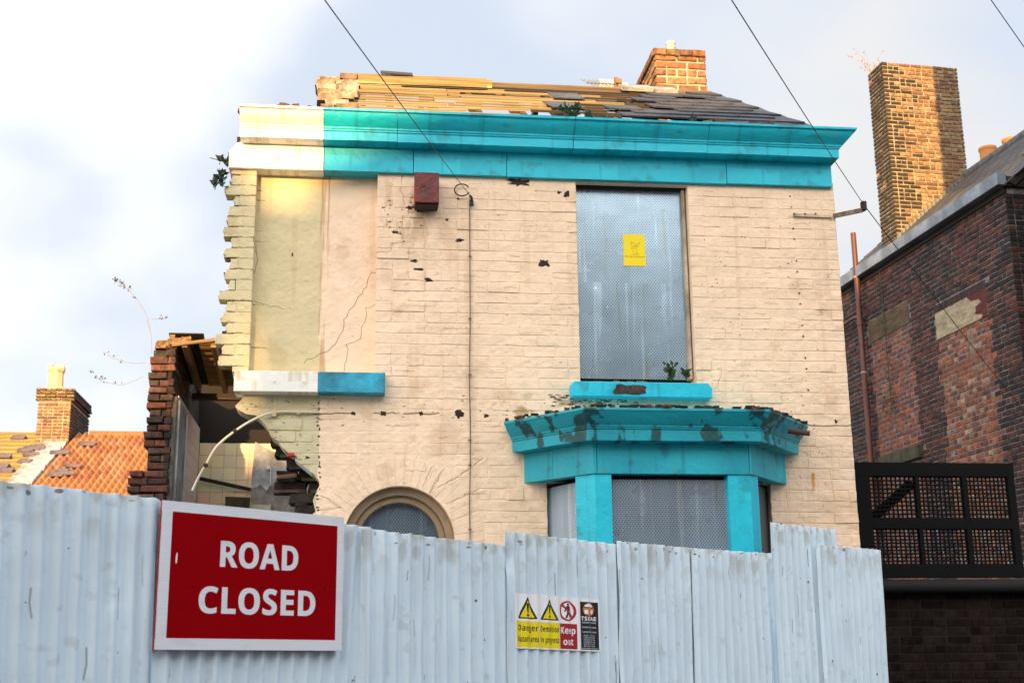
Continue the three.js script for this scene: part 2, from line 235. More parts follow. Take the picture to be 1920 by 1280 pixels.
// the paint of the front: peach, with the neighbour's green on the left, chipped, cracked and stained
const front = canvas(FN, FN), frontB = canvas(1024, 1024);
const cpos = (px, py, z = 0) => { const [u, v] = fuv(...F(px, py, z)); return [u * FN, (1 - v) * FN]; };
const mpos = (x, y) => { const [u, v] = fuv(x, y); return [u * FN, (1 - v) * FN]; };
{
  const c = front.getContext('2d');
  const toS = (l) => l <= 0.0031308 ? l * 12.92 : 1.055 * l ** (1 / 2.4) - 0.055;
  pix(front, (i, j) => {
    const x = X0 + i / FN * FW, y = Y0 + (1 - j / FN) * FW;
    const sp = (y > 3.7 ? XS : F_XL) + (vnoise(y * 9, 3) - 0.5) * 0.012;
    const n = fbm(x * 2.6, y * 2.6, 5), m = fbm(x * 14 + 5, y * 14, 4), st = fbm(x * 16, y * 1.1 + 3, 4);
    let k;
    if (x < sp) k = y < 3.7 ? [0.64, 0.575, 0.365] : [0.72, 0.615, 0.37];
    else k = [0.95, 0.72, 0.52];
    let f = 0.93 + (n - 0.5) * 0.16 + (m - 0.5) * 0.14;
    const dirt = smooth(0.6, 0.8, st) * 0.12 + smooth(0.6, 0.8, fbm(x * 5 + 9, y * 5 + 2, 5)) * 0.2;
    k = k.map((v, q) => v * f * (1 - dirt * [0.6, 0.8, 1][q]));
    // worn, dirty paint in the band under the window sill and beside the alarm box
    const w1 = smooth(0.16, 0.0, Math.abs(y - 3.46)) * smooth(0.55, 0.75, fbm(x * 7 + 30, y * 16, 5)) * (x > 0.9 && x < 2.7 ? 1 : 0.35);
    const w2 = smooth(0.55, 0, Math.hypot((x - 0.33) * 1.6, y - 4.98)) * smooth(0.45, 0.62, fbm(x * 18 + 11, y * 9 + 6, 5)) * 0.75;
    const ws = clamp(w1 + w2); k = k.map((v, q) => v * (1 - ws) + [0.45, 0.29, 0.15][q] * ws);
    if (y > 3.7 && x > sp - 0.012 && x < sp + 0.05) { const s = smooth(0.4, 0.62, fbm(x * 60, y * 2.4 + 8, 4)) * 0.7; k = k.map((v, q) => v * (1 - s) + [0.5, 0.27, 0.09][q] * s); }
    return k.map((v) => clamp(toS(v)) * 255);
  });
  const line = (pts, w, col, z = 0, j = 2.5) => { c.strokeStyle = col; c.lineWidth = w; c.beginPath(); let o = null; pts.forEach((p, i) => { const q = cpos(p[0], p[1], z); if (!i) c.moveTo(...q); else { const n = Math.max(2, Math.round(Math.hypot(q[0] - o[0], q[1] - o[1]) / 12)); for (let k = 1; k <= n; k++) c.lineTo(o[0] + (q[0] - o[0]) * k / n + rr(-j, j), o[1] + (q[1] - o[1]) * k / n + rr(-j, j)); } o = q; }); c.stroke(); };
  for (const [pts, w] of [
    [[[705, 512], [692, 514], [687, 537], [673, 557], [659, 580], [646, 598], [641, 623], [630, 645], [605, 663], [569, 679]], 2.2], [[[705, 569], [687, 577], [684, 598], [677, 616], [675, 634], [651, 648], [650, 666], [644, 695]], 1.8],
    [[[477, 451], [483, 480], [474, 516]], 2], [[[472, 562], [508, 575], [547, 580]], 1.6]]) line(pts, w * 0.7, 'rgba(80,50,28,0.75)', -0.1, 4);
  const cracks = [[[757, 325], [748, 357], [757, 368], [757, 386]], [[756, 404], [755, 422], [737, 435]], [[756, 440], [756, 454], [732, 458], [732, 472], [707, 474]], [[834, 543], [850, 541], [878, 547]], [[596, 957], [640, 952], [618, 938], [600, 930]], [[1340, 730], [1350, 712], [1352, 690]], [[820, 915], [850, 900], [880, 880], [905, 860]], [[835, 945], [872, 930], [880, 925], [905, 915]], [[792, 915], [812, 872]], [[805, 925], [832, 880]]];
  for (const p of cracks) line(p, 1.2, 'rgba(90,60,38,0.6)', 0, 4.5);
  for (const [x0, x1, y] of [[575, 665, 774], [700, 742, 774], [756, 822, 775], [1462, 1600, 797], [1480, 1500, 1003]]) line([[x0, y], [(x0 + x1) / 2, y + 1], [x1, y]], 3, 'rgba(60,38,24,0.75)', 0, 3);
  const blot = (px, py, rx, ry, col = '#2b1a16', z = 0, n = 17, sq = 0) => { const [x, y] = cpos(px, py, z), s = 1.72 * FN / 2048; c.fillStyle = col; c.beginPath(); for (let i = 0; i <= n; i++) { const a = i / n * 2 * Math.PI, e = sq ? 1 / Math.max(Math.abs(Math.cos(a)), Math.abs(Math.sin(a))) * 0.9 : 1, q = e * rr(0.5, 1.15); c.lineTo(x + Math.cos(a) * rx * s * q, y + Math.sin(a) * ry * s * q); } c.fill(); };
  for (const b of [[972, 342, 24, 8, '#39211d', 0, 26, 1], [1062, 365, 7, 8, '#2d1c22', 0, 14, 1], [1048, 361, 5, 4], [1020, 493, 11, 7, '#2a1c20', 0, 20, 1], [860, 777, 9, 9], [789, 775, 4, 4], [719, 775, 6, 5], [662, 775, 5, 4], [912, 779, 6, 4], [776, 489, 7, 4], [784, 505, 11, 3], [803, 525, 9, 4], [862, 451, 8, 4], [859, 373, 3, 2.5], [768, 389, 9, 4], [786, 395, 5, 4], [742, 435, 8, 3], [1500, 792, 4, 4, '#1d1418'], [1568, 790, 3, 4, '#1d1418'], [838, 412, 3, 3], [548, 477, 2, 5, '#3a3524', -0.1], [563, 876, 6, 4], [576, 858, 4, 3]]) blot(...b);
  for (let i = 0; i < 26; i++) blot(740 + rr(-26, 60), 400 + rr(-25, 60), rr(1, 4), rr(0.8, 2), 'rgba(80,50,28,0.75)');
  for (let i = 0; i < 120; i++) blot(rr(1030, 1200), 752 + rr(-12, 10), rr(1, 7), rr(0.6, 2), 'rgba(70,46,28,0.7)');
  for (let i = 0; i < 60; i++) blot(rr(600, 1560), rr(740, 800), rr(0.8, 4), rr(0.5, 1.5), 'rgba(80,52,32,0.6)');
  for (let i = 0; i < 90; i++) blot(rr(1310, 1560), rr(360, 1000), rr(0.6, 1.8), rr(0.6, 1.5), 'rgba(70,45,28,0.75)');
  for (let i = 0; i <= 18; i++) if (i % 3 !== 2) blot(1482 + i * 1.9, 368 + i * 20.2, 2.2, 2, '#2a1d12');
  for (let i = 0; i < 22; i++) { const [x, y] = cpos(1525, 888 + i * 1.6); c.fillStyle = `rgba(190,105,20,${0.28 - i * 0.01})`; c.beginPath(); c.ellipse(x + rr(-3, 3), y, rr(3, 9), 6, 0, 0, 7); c.fill(); }
  for (let i = 0; i < 30; i++) blot(597 + rr(-3, 3), rr(738, 960), rr(1, 3.5), rr(1, 3), 'rgba(52,34,22,0.85)');
  for (let i = 0; i < 60; i++) { const x = rr(445, 592), y = rr(742, 900); blot(x, y, rr(0.8, 3), rr(0.6, 1.8), 'rgba(70,58,36,0.6)'); }
  for (let i = 0; i < 260; i++) { const x = rr(610, 1560), y = rr(350, 980); blot(x, y, rr(0.6, 3.2), rr(0.4, 1.6), pick(['rgba(120,80,52,0.55)', 'rgba(250,236,215,0.6)', 'rgba(96,62,40,0.6)', 'rgba(215,165,120,0.6)'])); }
  // dirty open joints along some brick edges
  for (let k = 0; k < 210; k++) { const v = Math.floor(rr(0, 34)), y = 2.62 + v * 0.0788, x = rr(XP, XR); if (x > WL - 0.1 && x < WR + 0.1 && y > 3.5) continue; const [a, b] = mpos(x, y), l = rr(12, 85) * (x < WL ? 1 : 0.8); c.strokeStyle = `rgba(${rr(85, 125) | 0},${rr(52, 75) | 0},34,${rr(0.2, 0.6)})`; c.lineWidth = rr(0.6, 1.9); c.beginPath(); c.moveTo(a, b); for (let q = 10; q < l; q += 10) c.lineTo(a + q, b + rr(-2.5, 2)); if (rnd() < 0.2) c.lineTo(a + l, b - rr(6, 20)); c.stroke(); }
  for (let k = 0; k < 46; k++) { const y = 3.74 + Math.floor(rr(0, 18)) * 0.0788, [a, b] = mpos(rr(-1, -0.8), y); c.strokeStyle = 'rgba(80,64,36,0.6)'; c.lineWidth = rr(0.8, 2); c.beginPath(); c.moveTo(a, b); for (let q = 8; q < rr(20, 70); q += 8) c.lineTo(a + q, b + rr(-2, 2)); c.stroke(); }
  // relief of the paint and render; cracks are grooves
  const b = frontB.getContext('2d');
  pix(frontB, (i, j) => { const x = i / 1024 * FW, y = j / 1024 * FW; const n = fbm(x * 6, y * 9, 5) * 0.6 + fbm(x * 30 + 7, y * 34, 4) * 0.4; const v = 128 + (n - 0.5) * 190; return [v, v, v]; });
  b.lineWidth = 1.5; b.strokeStyle = 'rgba(0,0,0,0.35)';
  for (const [p, z] of [...cracks.map((q) => [q, 0])]) { b.beginPath(); p.forEach((q, i) => { const [x, y] = cpos(q[0], q[1], z); i ? b.lineTo(x / 2, y / 2) : b.moveTo(x / 2, y / 2); }); b.stroke(); }
}
const frontMat = M({ map: asTex(front, true, THREE.ClampToEdgeWrapping), bumpMap: asTex(frontB, false, THREE.ClampToEdgeWrapping), bumpScale: 0.02, roughness: 0.8 });

const wall = group('front_wall', house);
mesh('mortar_bed', wallUV(slab(outer, -0.225, -0.0016, holes), fuv), frontMat, wall);
{ // one panel below the sills of the bay and the render of the upper recess
  const soft = (x, y) => y < 3.5 && x < 0.96;
  const archO = []; for (let i = 0; i <= 20; i++) { const a = Math.PI * i / 20; archO.push([ACX + (ARX + 0.21) * Math.cos(a), ACY + (ARX + 0.21) * Math.sin(a)]); }
  const archRing = [[ACX + ARX + 0.21, 0.02], ...archO, [ACX - ARX - 0.21, 0.02]];
  const brickHoles = [winHole, [[BL, 0.02], [BR, 0.02], [BR, BT], [BL, BT]], archRing];
  layBricks({ parent: wall, v0: 1.0, v1: SOF, course: 0.0788, spans: polySpans(outer.map(([x, y]) => [x, Math.min(y, SOF)]), brickHoles), len: 0.232, joint: 0.007, vjoint: 0.004, wb: -0.01,
    wf: (x, y) => soft(x, y) && x > F_XL ? rr(-0.0008, 0.0008) : rr(0, 0.0028) + (rnd() < 0.07 ? 0.005 : 0), ch: 0.003, jit: 0.0035, mat: frontMat, uvf: fuv, limit: 290,
    show: (x, y) => y > 2.55 && !(x > 1.1 && x < 3.1 && y < 3.3), skip: (x, y) => (Math.abs(y - 5.112) < 0.035 && Math.abs(x - 1.105) < 0.12) || (Math.abs(x - 1.285) < 0.06 && Math.abs(y - 4.495) < 0.04) || rnd() < 0.006 });
  // voussoirs round the door arch, under the paint
  for (let i = 0; i < 25; i++) { const a0 = Math.PI * (i + 0.04) / 25, a1 = Math.PI * (i + 0.96) / 25, r0 = ARX, r1 = ARX + 0.2, P = (r, a) => [ACX + r * Math.cos(a), ACY + r * Math.sin(a)]; const w = rr(0.0003, 0.002); mesh('arch_brick', wallUV(slab([P(r0, a0), P(r1, a0), P(r1, a1), P(r0, a1)], -0.11, w, [], 0.002), fuv), frontMat, wall); }
}
// left pilaster: torn toothing, each course a block of its own
const pil = group('broken_pilaster', house, [0, 0, 0]); pil.userData.label = 'pale green broken brick pier';
{
  const xr = F(478, 400)[0]; let row = 0;
  for (let y = 3.735; y < 5.19; y += 0.0788, row++) {
    const t = (y - 3.73) / 1.46, edge = -1.0 - 0.015 * (1 - t) + (row % 2 ? 0.032 : 0) + rr(-0.02, 0.035) + (rnd() < 0.15 ? 0.03 : 0), top = Math.min(y + 0.0745, 5.194);
    const cut = row % 2 ? xr - rr(0.1, 0.12) : null;
    const parts = cut && rnd() < 0.7 ? [[edge, cut], [cut + 0.006, xr]] : [[edge, xr]];
    parts.forEach(([a, b], i) => {
      const n = 5, L = []; if (!i) for (let k = 1; k < n; k++) L.push([a + rr(-0.006, 0.016) + (k === 1 || k === n - 1 ? 0.008 : 0), y + (top - y) * (1 - k / n)]);
      const poly = i ? [[a, y], [b, y], [b, top], [a, top]] : [[a + 0.008, y + rr(0, 0.008)], [b, y], [b, top], [a + rr(0.005, 0.025), top], ...L];
      mesh('brick', wallUV(slab(poly, -0.12, rr(0, 0.003), [], 0.003), fuv), frontMat, pil);
    });
  }
  mesh('mortar_bed', wallUV(slab([[-0.9, 3.7], [xr - 0.004, 3.7], [xr - 0.004, 5.19], [-0.9, 5.19]], -0.115, -0.002), fuv), frontMat, pil);
  for (let i = 0; i < 9; i++) { const g = lump(0.05, 0.045, 0.09, 0.35); g.translate(-0.965 + rr(-0.015, 0.02), 3.8 + i * 0.155 + rr(-0.03, 0.03), -0.09); mesh('broken_brick', g, rawBrick, pil); }
}
{ // recessed render panel, half green half peach
  const p = group('render_panel', house);
  const a = slab([[-0.8, 3.66], [XS, 3.66], [XS, 5.24], [-0.8, 5.24]], -0.24, -0.1), b = slab([[XS, 3.66], [XP, 3.66], [XP, 5.24], [XS, 5.24]], -0.24, -0.1);
  mesh('green_render', wallUV(a, fuv), frontMat, p, 'pale green painted half of the recessed panel'); mesh('peach_render', wallUV(b, fuv), frontMat, p, 'peach painted half of the recessed panel');
}
// the rest of the shell
const shellMat = grainy(rgb(0.25, 0.17, 0.13));
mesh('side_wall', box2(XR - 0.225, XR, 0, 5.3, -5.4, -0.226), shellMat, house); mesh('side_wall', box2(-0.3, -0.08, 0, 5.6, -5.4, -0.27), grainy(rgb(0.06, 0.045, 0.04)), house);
mesh('rear_wall', box2(-0.3, XR, 0, 5.5, -5.62, -5.41), shellMat, house);
mesh('attic_floor', box2(-0.07, XR - 0.23, 5.1, 5.16, -5.4, -0.23), darkMat, house);

/* cornice and frieze: painted stone lengths with open joints */
const dirtTeal = canvas(1024, 512), dirtWhite = canvas(512, 256);
pix(dirtTeal, (i, j) => { const x = i / 1024 * 4, y = j / 512 * 2; const n = fbm(x * 3, y * 3, 5), s = fbm(x * 22, y * 1.4 + 5, 4), d = smooth(0.6, 0.78, fbm(x * 9 + 40, y * 9, 5)), st = smooth(0.6, 0.85, s) * 0.3, ch = smooth(0.73, 0.77, fbm(x * 17 + 3, y * 17 + 8, 5)); let k = [0.02 + n * 0.12, 0.66 + n * 0.16, 0.76 + n * 0.15]; k = k.map((v, q) => v * (1 - st * [0.9, 0.45, 0.42][q])); k = k.map((v, q) => v * (1 - d * 0.22) + [0.1, 0.26, 0.26][q] * d * 0.22); k = k.map((v, q) => v * (1 - ch * 0.4) + [0.45, 0.72, 0.72][q] * ch * 0.4); return k.map((v) => clamp(v) * 255); });
pix(dirtWhite, (i, j) => { const x = i / 512 * 2, y = j / 256; const n = fbm(x * 4, y * 4, 5), s = smooth(0.58, 0.78, fbm(x * 20, y * 1.4, 4)), d = smooth(0.62, 0.8, fbm(x * 11 + 4, y * 11, 5)); const k = [0.95, 0.94, 0.915].map((v, q) => v * (0.95 + n * 0.08) * (1 - s * [0.1, 0.13, 0.18][q]) * (1 - d * [0.12, 0.15, 0.19][q])); return k.map((v) => clamp(v) * 255); });
const T_TEAL = asTex(dirtTeal), teal = M({ map: repeated(T_TEAL, 0.25, 0.5), bumpMap: repeated(G_FINE_B, 1.2), bumpScale: 0.004, roughness: 0.5 });
const white = M({ map: repeated(asTex(dirtWhite), 0.5, 1), bumpMap: repeated(G_FINE_B, 1.2), bumpScale: 0.004, roughness: 0.65 });
const mossC = canvas(1024, 256); pix(mossC, (i, j) => { const x = i / 1024 * 4, y = j / 256; const n = fbm(x * 3, y * 3 + 7, 5), st = fbm(x * 15 + 3, y * 8 + 2, 6), m = smooth(0.57, 0.66, st), g = smooth(0.5, 0.8, fbm(x * 40, y * 40, 3)); let k = [0.0 + n * 0.06, 0.54 + n * 0.13, 0.62 + n * 0.12]; k = k.map((v, q) => v + ([0.07, 0.13, 0.12][q] * (0.6 + g) - v) * m * 0.6); return k.map((v) => clamp(v) * 255); });  // moss patches; the base teal is also darkened for the shade of the bay
const tealMossyShaded = M({ map: repeated(asTex(mossC), 0.25, 1), bumpMap: repeated(G_FINE_B, 1.2), bumpScale: 0.004, roughness: 0.55 });
const tealShaded = M({ color: rgb(0.6, 0.72, 0.72), map: repeated(T_TEAL, 0.25, 0.5), bumpMap: repeated(G_FINE_B, 1.2), bumpScale: 0.004, roughness: 0.55 });  // frieze teal tinted darker: shade on the bay is put into the colour
const FZ = 0.035, friezeTop = 5.44, FRL = F(428, 312, FZ)[0], FRR = F(1562, 352, FZ)[0], XC = F(607, 300, FZ)[0];
const gap = 0.0035;
{
  const cuts = [FRL, XC, ...[775, 950, 1362].map((x) => F(x, 310, FZ)[0]), FRR], fz = group('frieze', house);
  mesh('joint_bed', box2(FRL + 0.05, FRR - 0.02, SOF + 0.02, friezeTop, -0.22, FZ - 0.012), darkMat, fz);
  for (let i = 0; i + 1 < cuts.length; i++) {
    const a = cuts[i] + (i ? gap / 2 : 0), b = cuts[i + 1] - gap / 2;
    if (!i) mesh('frieze_stone', slab([[a, SOF], [b, SOF], [b, friezeTop], [a + 0.14, friezeTop], [a + 0.1, friezeTop - 0.035], [a + 0.055, friezeTop - 0.05], [a + 0.015, friezeTop - 0.1], [a, friezeTop - 0.12]], -0.24, FZ, [], 0.004), white, fz, 'white painted length of the frieze');
    else mesh('frieze_stone', box2(a, b, SOF + rr(-0.002, 0.002), friezeTop, -0.24, FZ + rr(-0.002, 0.002), 0.004), teal, fz);
  }
  const cz = group('cornice', house), prof = [[0.15, 0], [0.15, 0.062], [0.156, 0.068], [0.156, 0.076], [0.165, 0.08], [0.168, 0.092], [0.178, 0.1], [0.2, 0.118], [0.222, 0.14], [0.238, 0.162], [0.243, 0.18], [0.262, 0.184], [0.264, 0.2], [-0.1, 0.2], [-0.1, 0], [0.02, -0.005]].map(([o, y]) => [o, y + 5.392]);
  const CL = F(450, 235, 0.15)[0], CR = FRR - 0.125, cc = [CL, F(607, 230, 0.15)[0], F(745, 240, 0.15)[0], F(1075, 240, 0.15)[0], F(1325, 250, 0.15)[0]];
  for (let i = 0; i < 4; i++) mesh('cornice_stone', sweep(prof, subdiv([[cc[i] + (i ? gap / 2 : 0), 0], [cc[i + 1] - gap / 2, 0]]), 0.008), i ? teal : white, cz, i ? undefined : 'white painted length of the cornice');
  mesh('cornice_stone', sweep(prof, [...subdiv([[cc[4] + gap / 2, 0], [CR - 0.1, 0]]), [CR, 0], [CR, -1.2]], 0.008), teal, cz, 'turquoise corner length of the cornice');
  mesh('joint_bed', box2(CL + 0.03, CR - 0.02, 5.4, 5.57, -0.08, 0.12), darkMat, cz);
  // crumbled mortar and brick bits on top of the cornice
  for (let i = 0; i < 46; i++) { const a = i < 26 ? rr(CL + 0.01, cc[1] + 0.1) : rr(2.2, FRR), g = lump(rr(0.03, 0.1), rr(0.014, 0.035), rr(0.03, 0.08), 0.3); g.rotateZ(rr(-0.15, 0.15)); g.translate(a, 5.596 + rr(0, 0.014), 0.16 + rr(-0.06, 0.06)); mesh('crumbled_mortar', g, i % 3 ? rawBrick : rawMortar, cz); }
}
{ // window sills
  const s = group('window_sill', house), [ax] = F(438, 715, 0.11), [mx] = F(596, 715, 0.11), [bx] = F(722, 715, 0.11), yt = F(580, 696, 0.11)[1], yb = F(580, 735, 0.11)[1];
  mesh('sill_stone', box2(ax, mx, yb, yt, -0.1, 0.11, 0.006), white, s, 'white painted half of the left sill'); mesh('sill_stone', box2(mx + 0.001, bx, yb, yt, -0.1, 0.11, 0.006), tealBlue, s, 'bright blue half of the left sill');
  const s2 = group('window_sill', house), [cx] = F(1072, 730, 0.1), [dx] = F(1336, 730, 0.1), y1 = F(1200, 716, 0.1)[1], y0 = F(1200, 744, 0.1)[1];
  const sg = slab([[cx, y0], [dx, y0], [dx, y1 - 0.035], [dx - 0.03, y1], [cx + 0.02, y1], [cx, y1 - 0.02]], -0.15, 0.1, [], 0.005); mesh('sill_stone', sg, teal, s2);
  const [ex, ey] = F(1182, 730, 0.102), sp = []; for (let i = 0; i < 18; i++) { const a = i / 18 * 2 * Math.PI; { const e = 1 / Math.max(Math.abs(Math.cos(a)), Math.abs(Math.sin(a))); sp.push([ex + Math.cos(a) * 0.12 * e * rr(0.82, 1.08), ey + Math.sin(a) * 0.037 * e * rr(0.75, 1.1)]); }; }
  mesh('broken_face', slab(sp, 0.09, 0.106, [], 0.003), grainy(rgb(0.14, 0.085, 0.065), {}, 3, 0.012), s2, 'brown broken patch where the sill face has come off');
  for (let i = 0; i < 26; i++) { const g = lump(rr(0.015, 0.06), 0.012, rr(0.015, 0.04), 0.3); g.translate(rr(cx + 0.05, ex + 0.12), y1 + 0.004, rr(0, 0.08)); mesh('crumbled_mortar', g, rawMortar, s2); }
}

/* steel security screens */
const holeC = canvas(256, 256); { const c = holeC.getContext('2d'); c.fillStyle = '#fff'; c.fillRect(0, 0, 256, 256); c.fillStyle = '#000'; const d = (x, y) => { c.beginPath(); c.arc(x, y, 33, 0, 7); c.fill(); }; d(64, 64); d(192, 192); for (const [x, y] of [[0, 0]]) d(x, y); }
{ const c = holeC.getContext('2d'); c.fillStyle = '#fff'; c.fillRect(0, 0, 256, 256); c.fillStyle = '#000'; for (const [x, y] of [[64, 64], [192, 192]]) { c.beginPath(); c.arc(x, y, 44, 0, 7); c.fill(); } }
const holeT = asTex(holeC, false);
const steelC = canvas(512, 512); pix(steelC, (i, j) => { const x = i / 512 * 2, y = j / 512 * 2, n = fbm(x * 5, y * 5, 5), s = smooth(0.6, 0.72, fbm(x * 26, y * 0.9 + 2, 4)), r = smooth(0.7, 0.76, fbm(x * 30 + 9, y * 1.2 + 7, 4)); return [0.69, 0.775, 0.85].map((v, q) => clamp(v * (0.92 + n * 0.16) + s * 0.1 - r * [0.02, 0.05, 0.11][q]) * 255); });
const steelT = asTex(steelC), steelR = asTex(grain(256, 4, 0.5, 0.2, 4), false);
const steel = (pitch, o = {}) => M({ map: repeated(steelT, 0.5), alphaMap: repeated(holeT, 1 / pitch, 1 / (pitch * 1.3)), alphaTest: 0.5, metalness: 0.68, roughness: 0.55, roughnessMap: repeated(steelR, 0.7), bumpMap: repeated(G_COARSE_B, 0.3), bumpScale: 0.003, ...o });
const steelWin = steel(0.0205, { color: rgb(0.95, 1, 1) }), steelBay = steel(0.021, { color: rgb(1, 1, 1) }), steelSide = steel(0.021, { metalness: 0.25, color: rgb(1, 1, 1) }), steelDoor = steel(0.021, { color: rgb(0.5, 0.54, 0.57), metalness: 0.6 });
{ const s = group('window_screen', house);
  mesh('steel_sheet', box2(WL + 0.008, WR - 0.035, WB + 0.05, 5.17, -0.105, -0.102), steelWin, s); mesh('boarding', box2(WL, WR, WB, 5.19, -0.19, -0.17), darkMat, s);
  mesh('jamb', box2(WR - 0.034, WR - 0.012, WB + 0.05, 5.17, -0.15, -0.06), grainy(rgb(0.8, 0.66, 0.5)), s); mesh('lintel_edge', box2(WL, WR, 5.172, 5.19, -0.16, -0.06), darkMat, s);
}
{ // arched doorway: moulded ring and its screen
  const d = group('doorway', house), ring = (r0, r1, z0, z1) => { const o = [], i = []; for (let k = 0; k <= 24; k++) { const a = Math.PI * k / 24; o.push([ACX + r1 * Math.cos(a), ACY + r1 * Math.sin(a)]); i.unshift([ACX + r0 * Math.cos(a), ACY + r0 * Math.sin(a)]); } return wallUV(slab([[ACX + r1, 0.02], ...o, [ACX - r1, 0.02], [ACX - r0, 0.02], ...i, [ACX + r0, 0.02]], z0, z1, [], 0.006), fuv); };
  const archPaint = grainy(rgb(0.68, 0.49, 0.31), {}, 1.5, 0.006);
  mesh('arch_moulding', ring(ARX - 0.055, ARX - 0.002, -0.2, -0.07), archPaint, d); mesh('arch_moulding', ring(ARX - 0.1, ARX - 0.056, -0.22, -0.11), archPaint, d);
  const r = ARX - 0.101, pts = []; for (let k = 0; k <= 24; k++) { const a = Math.PI * k / 24; pts.push([ACX + r * Math.cos(a), ACY + r * Math.sin(a)]); }
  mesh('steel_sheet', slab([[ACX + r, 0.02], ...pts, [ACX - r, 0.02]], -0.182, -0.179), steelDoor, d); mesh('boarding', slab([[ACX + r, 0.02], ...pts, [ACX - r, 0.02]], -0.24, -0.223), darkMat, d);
}

/* bay window */
{
  const bay = group('bay_window', house), fr = [[1.138, 0], [1.546, 0.47], [2.632, 0.47], [3.03, 0]], fz = 0.47;
  const yfb = BT, yft = 3.14, path = fr.map((p) => [...p]);
  // frieze in lengths with joints
  const lengths = [[[1.138, 0], at2(fr[0], fr[1], 0.42)], [at2(fr[0], fr[1], 0.425), fr[1], at2(fr[1], fr[2], 0.02)], [at2(fr[1], fr[2], 0.024), at2(fr[1], fr[2], 0.985)], [at2(fr[1], fr[2], 0.989), fr[2], at2(fr[2], fr[3], 0.96), fr[3]]];
  for (const l of lengths) mesh('bay_frieze', sweep([[0, yfb], [0, yft + 0.06], [-0.09, yft + 0.06], [-0.09, yfb]], l), tealShaded, bay);
  const prof = [[0.1, 0], [0.1, 0.072], [0.106, 0.076], [0.106, 0.084], [0.113, 0.088], [0.116, 0.1], [0.128, 0.112], [0.15, 0.14], [0.168, 0.168], [0.178, 0.185], [0.184, 0.188], [0.184, 0.206], [-0.02, 0.225], [-0.02, -0.004]].map(([o, y]) => [o, y + 3.142]);
  const cap = [...subdiv([[1.126, -0.02], fr[1]]), ...subdiv([fr[1], fr[2]]).slice(1), ...subdiv([fr[2], [3.042, -0.02]]).slice(1)];
  mesh('bay_cornice', sweep(prof, cap, 0.006), tealMossyShaded, bay);
  mesh('bay_roof', prismY([[1.1, 0.01], [1.5, 0.5], [2.68, 0.5], [3.07, 0.01]], 3.2, 3.36), teal, bay);
  // moss and crumbs along the top
  for (let i = 0; i < 70; i++) { const t = rnd(), [x, z] = t < 0.25 ? at2([1.0, 0.1], [1.48, 0.63], t * 4) : t < 0.75 ? at2([1.48, 0.63], [2.7, 0.63], (t - 0.25) * 2) : at2([2.7, 0.63], [3.17, 0.1], (t - 0.75) * 4), g = lump(rr(0.02, 0.06), rr(0.008, 0.018), rr(0.02, 0.05), 0.4); g.translate(x, 3.358 + rr(0, 0.006), z + rr(-0.05, 0.02)); mesh('moss_clump', g, i % 3 ? mossMat : rawBrick, bay); }
  // pillars at the two corners, each a bent post of three faces
  const post = (pts) => mesh('bay_post', prismY(pts, 0.75, yfb - 0.002), teal, bay);
  const [pl1] = F(1148, 950, fz - 0.012), [pr0] = F(1368, 950, fz - 0.012);
  const A = at2(fr[1], fr[0], 0.26); post([[A[0] + 0.004, A[1] - 0.012], [fr[1][0] + 0.01, fz - 0.012], [pl1, fz - 0.012], [pl1, fz - 0.1], [A[0] + 0.1, A[1] - 0.1]]);
  const B = at2(fr[2], fr[3], 0.17); post([[pr0, fz - 0.012], [fr[2][0] - 0.01, fz - 0.012], [B[0], B[1] - 0.01], [B[0] - 0.06, B[1] - 0.09], [pr0, fz - 0.1]]);
  // dado under the windows, hidden by the hoarding
  mesh('bay_base', prismY([[1.15, 0], [1.56, 0.44], [2.62, 0.44], [3.02, 0], [3.02, -0.2], [1.15, -0.2]], 0, 0.75), frontMatPlain, bay);
  const sc = group('bay_screen', house), quadSheet = (a, b, y0, y1, m, n) => { const t = new THREE.BoxGeometry(Math.hypot(b[0] - a[0], b[1] - a[1]), y1 - y0, 0.003); metreUV(t); t.rotateY(-Math.atan2(b[1] - a[1], b[0] - a[0])); t.translate((a[0] + b[0]) / 2, (y0 + y1) / 2, (a[1] + b[1]) / 2); return mesh(n, t, m, sc); };
  quadSheet([pl1 - 0.02, fz - 0.07], [pr0 + 0.02, fz - 0.07], 0.76, yfb - 0.03, steelBay, 'steel_sheet'); quadSheet([pl1 - 0.06, fz - 0.11], [pr0 + 0.06, fz - 0.11], 0.76, yfb, darkMat, 'boarding');
  const L0 = [BL - 0.0, -0.08], L1 = [A[0] + 0.05, A[1] - 0.06]; quadSheet(L0, L1, 0.76, yfb - 0.03, steelSide, 'steel_sheet'); quadSheet([L0[0] + 0.06, L0[1] - 0.03], [L1[0] + 0.06, L1[1] - 0.03], 0.76, yfb, darkMat, 'boarding');
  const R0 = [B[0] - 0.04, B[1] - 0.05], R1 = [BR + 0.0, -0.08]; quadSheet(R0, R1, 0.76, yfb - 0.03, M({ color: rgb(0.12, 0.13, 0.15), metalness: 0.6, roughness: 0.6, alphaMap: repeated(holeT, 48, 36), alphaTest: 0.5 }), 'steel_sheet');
  quadSheet([R0[0] - 0.05, R0[1] - 0.03], [R1[0] - 0.05, R1[1] - 0.03], 0.76, yfb, darkMat, 'boarding');
  mesh('ceiling_board', prismY([[1.2, -0.2], [1.56, 0.4], [2.62, 0.4], [2.97, -0.2]], yfb + 0.01, yfb + 0.04), darkMat, bay);
  const pipe = cyl([2.95, 3.26, 0.33], [3.09, 3.235, 0.38], 0.018); mesh('overflow_pipe', pipe, M({ color: rgb(0.09, 0.04, 0.035) }), bay);
}

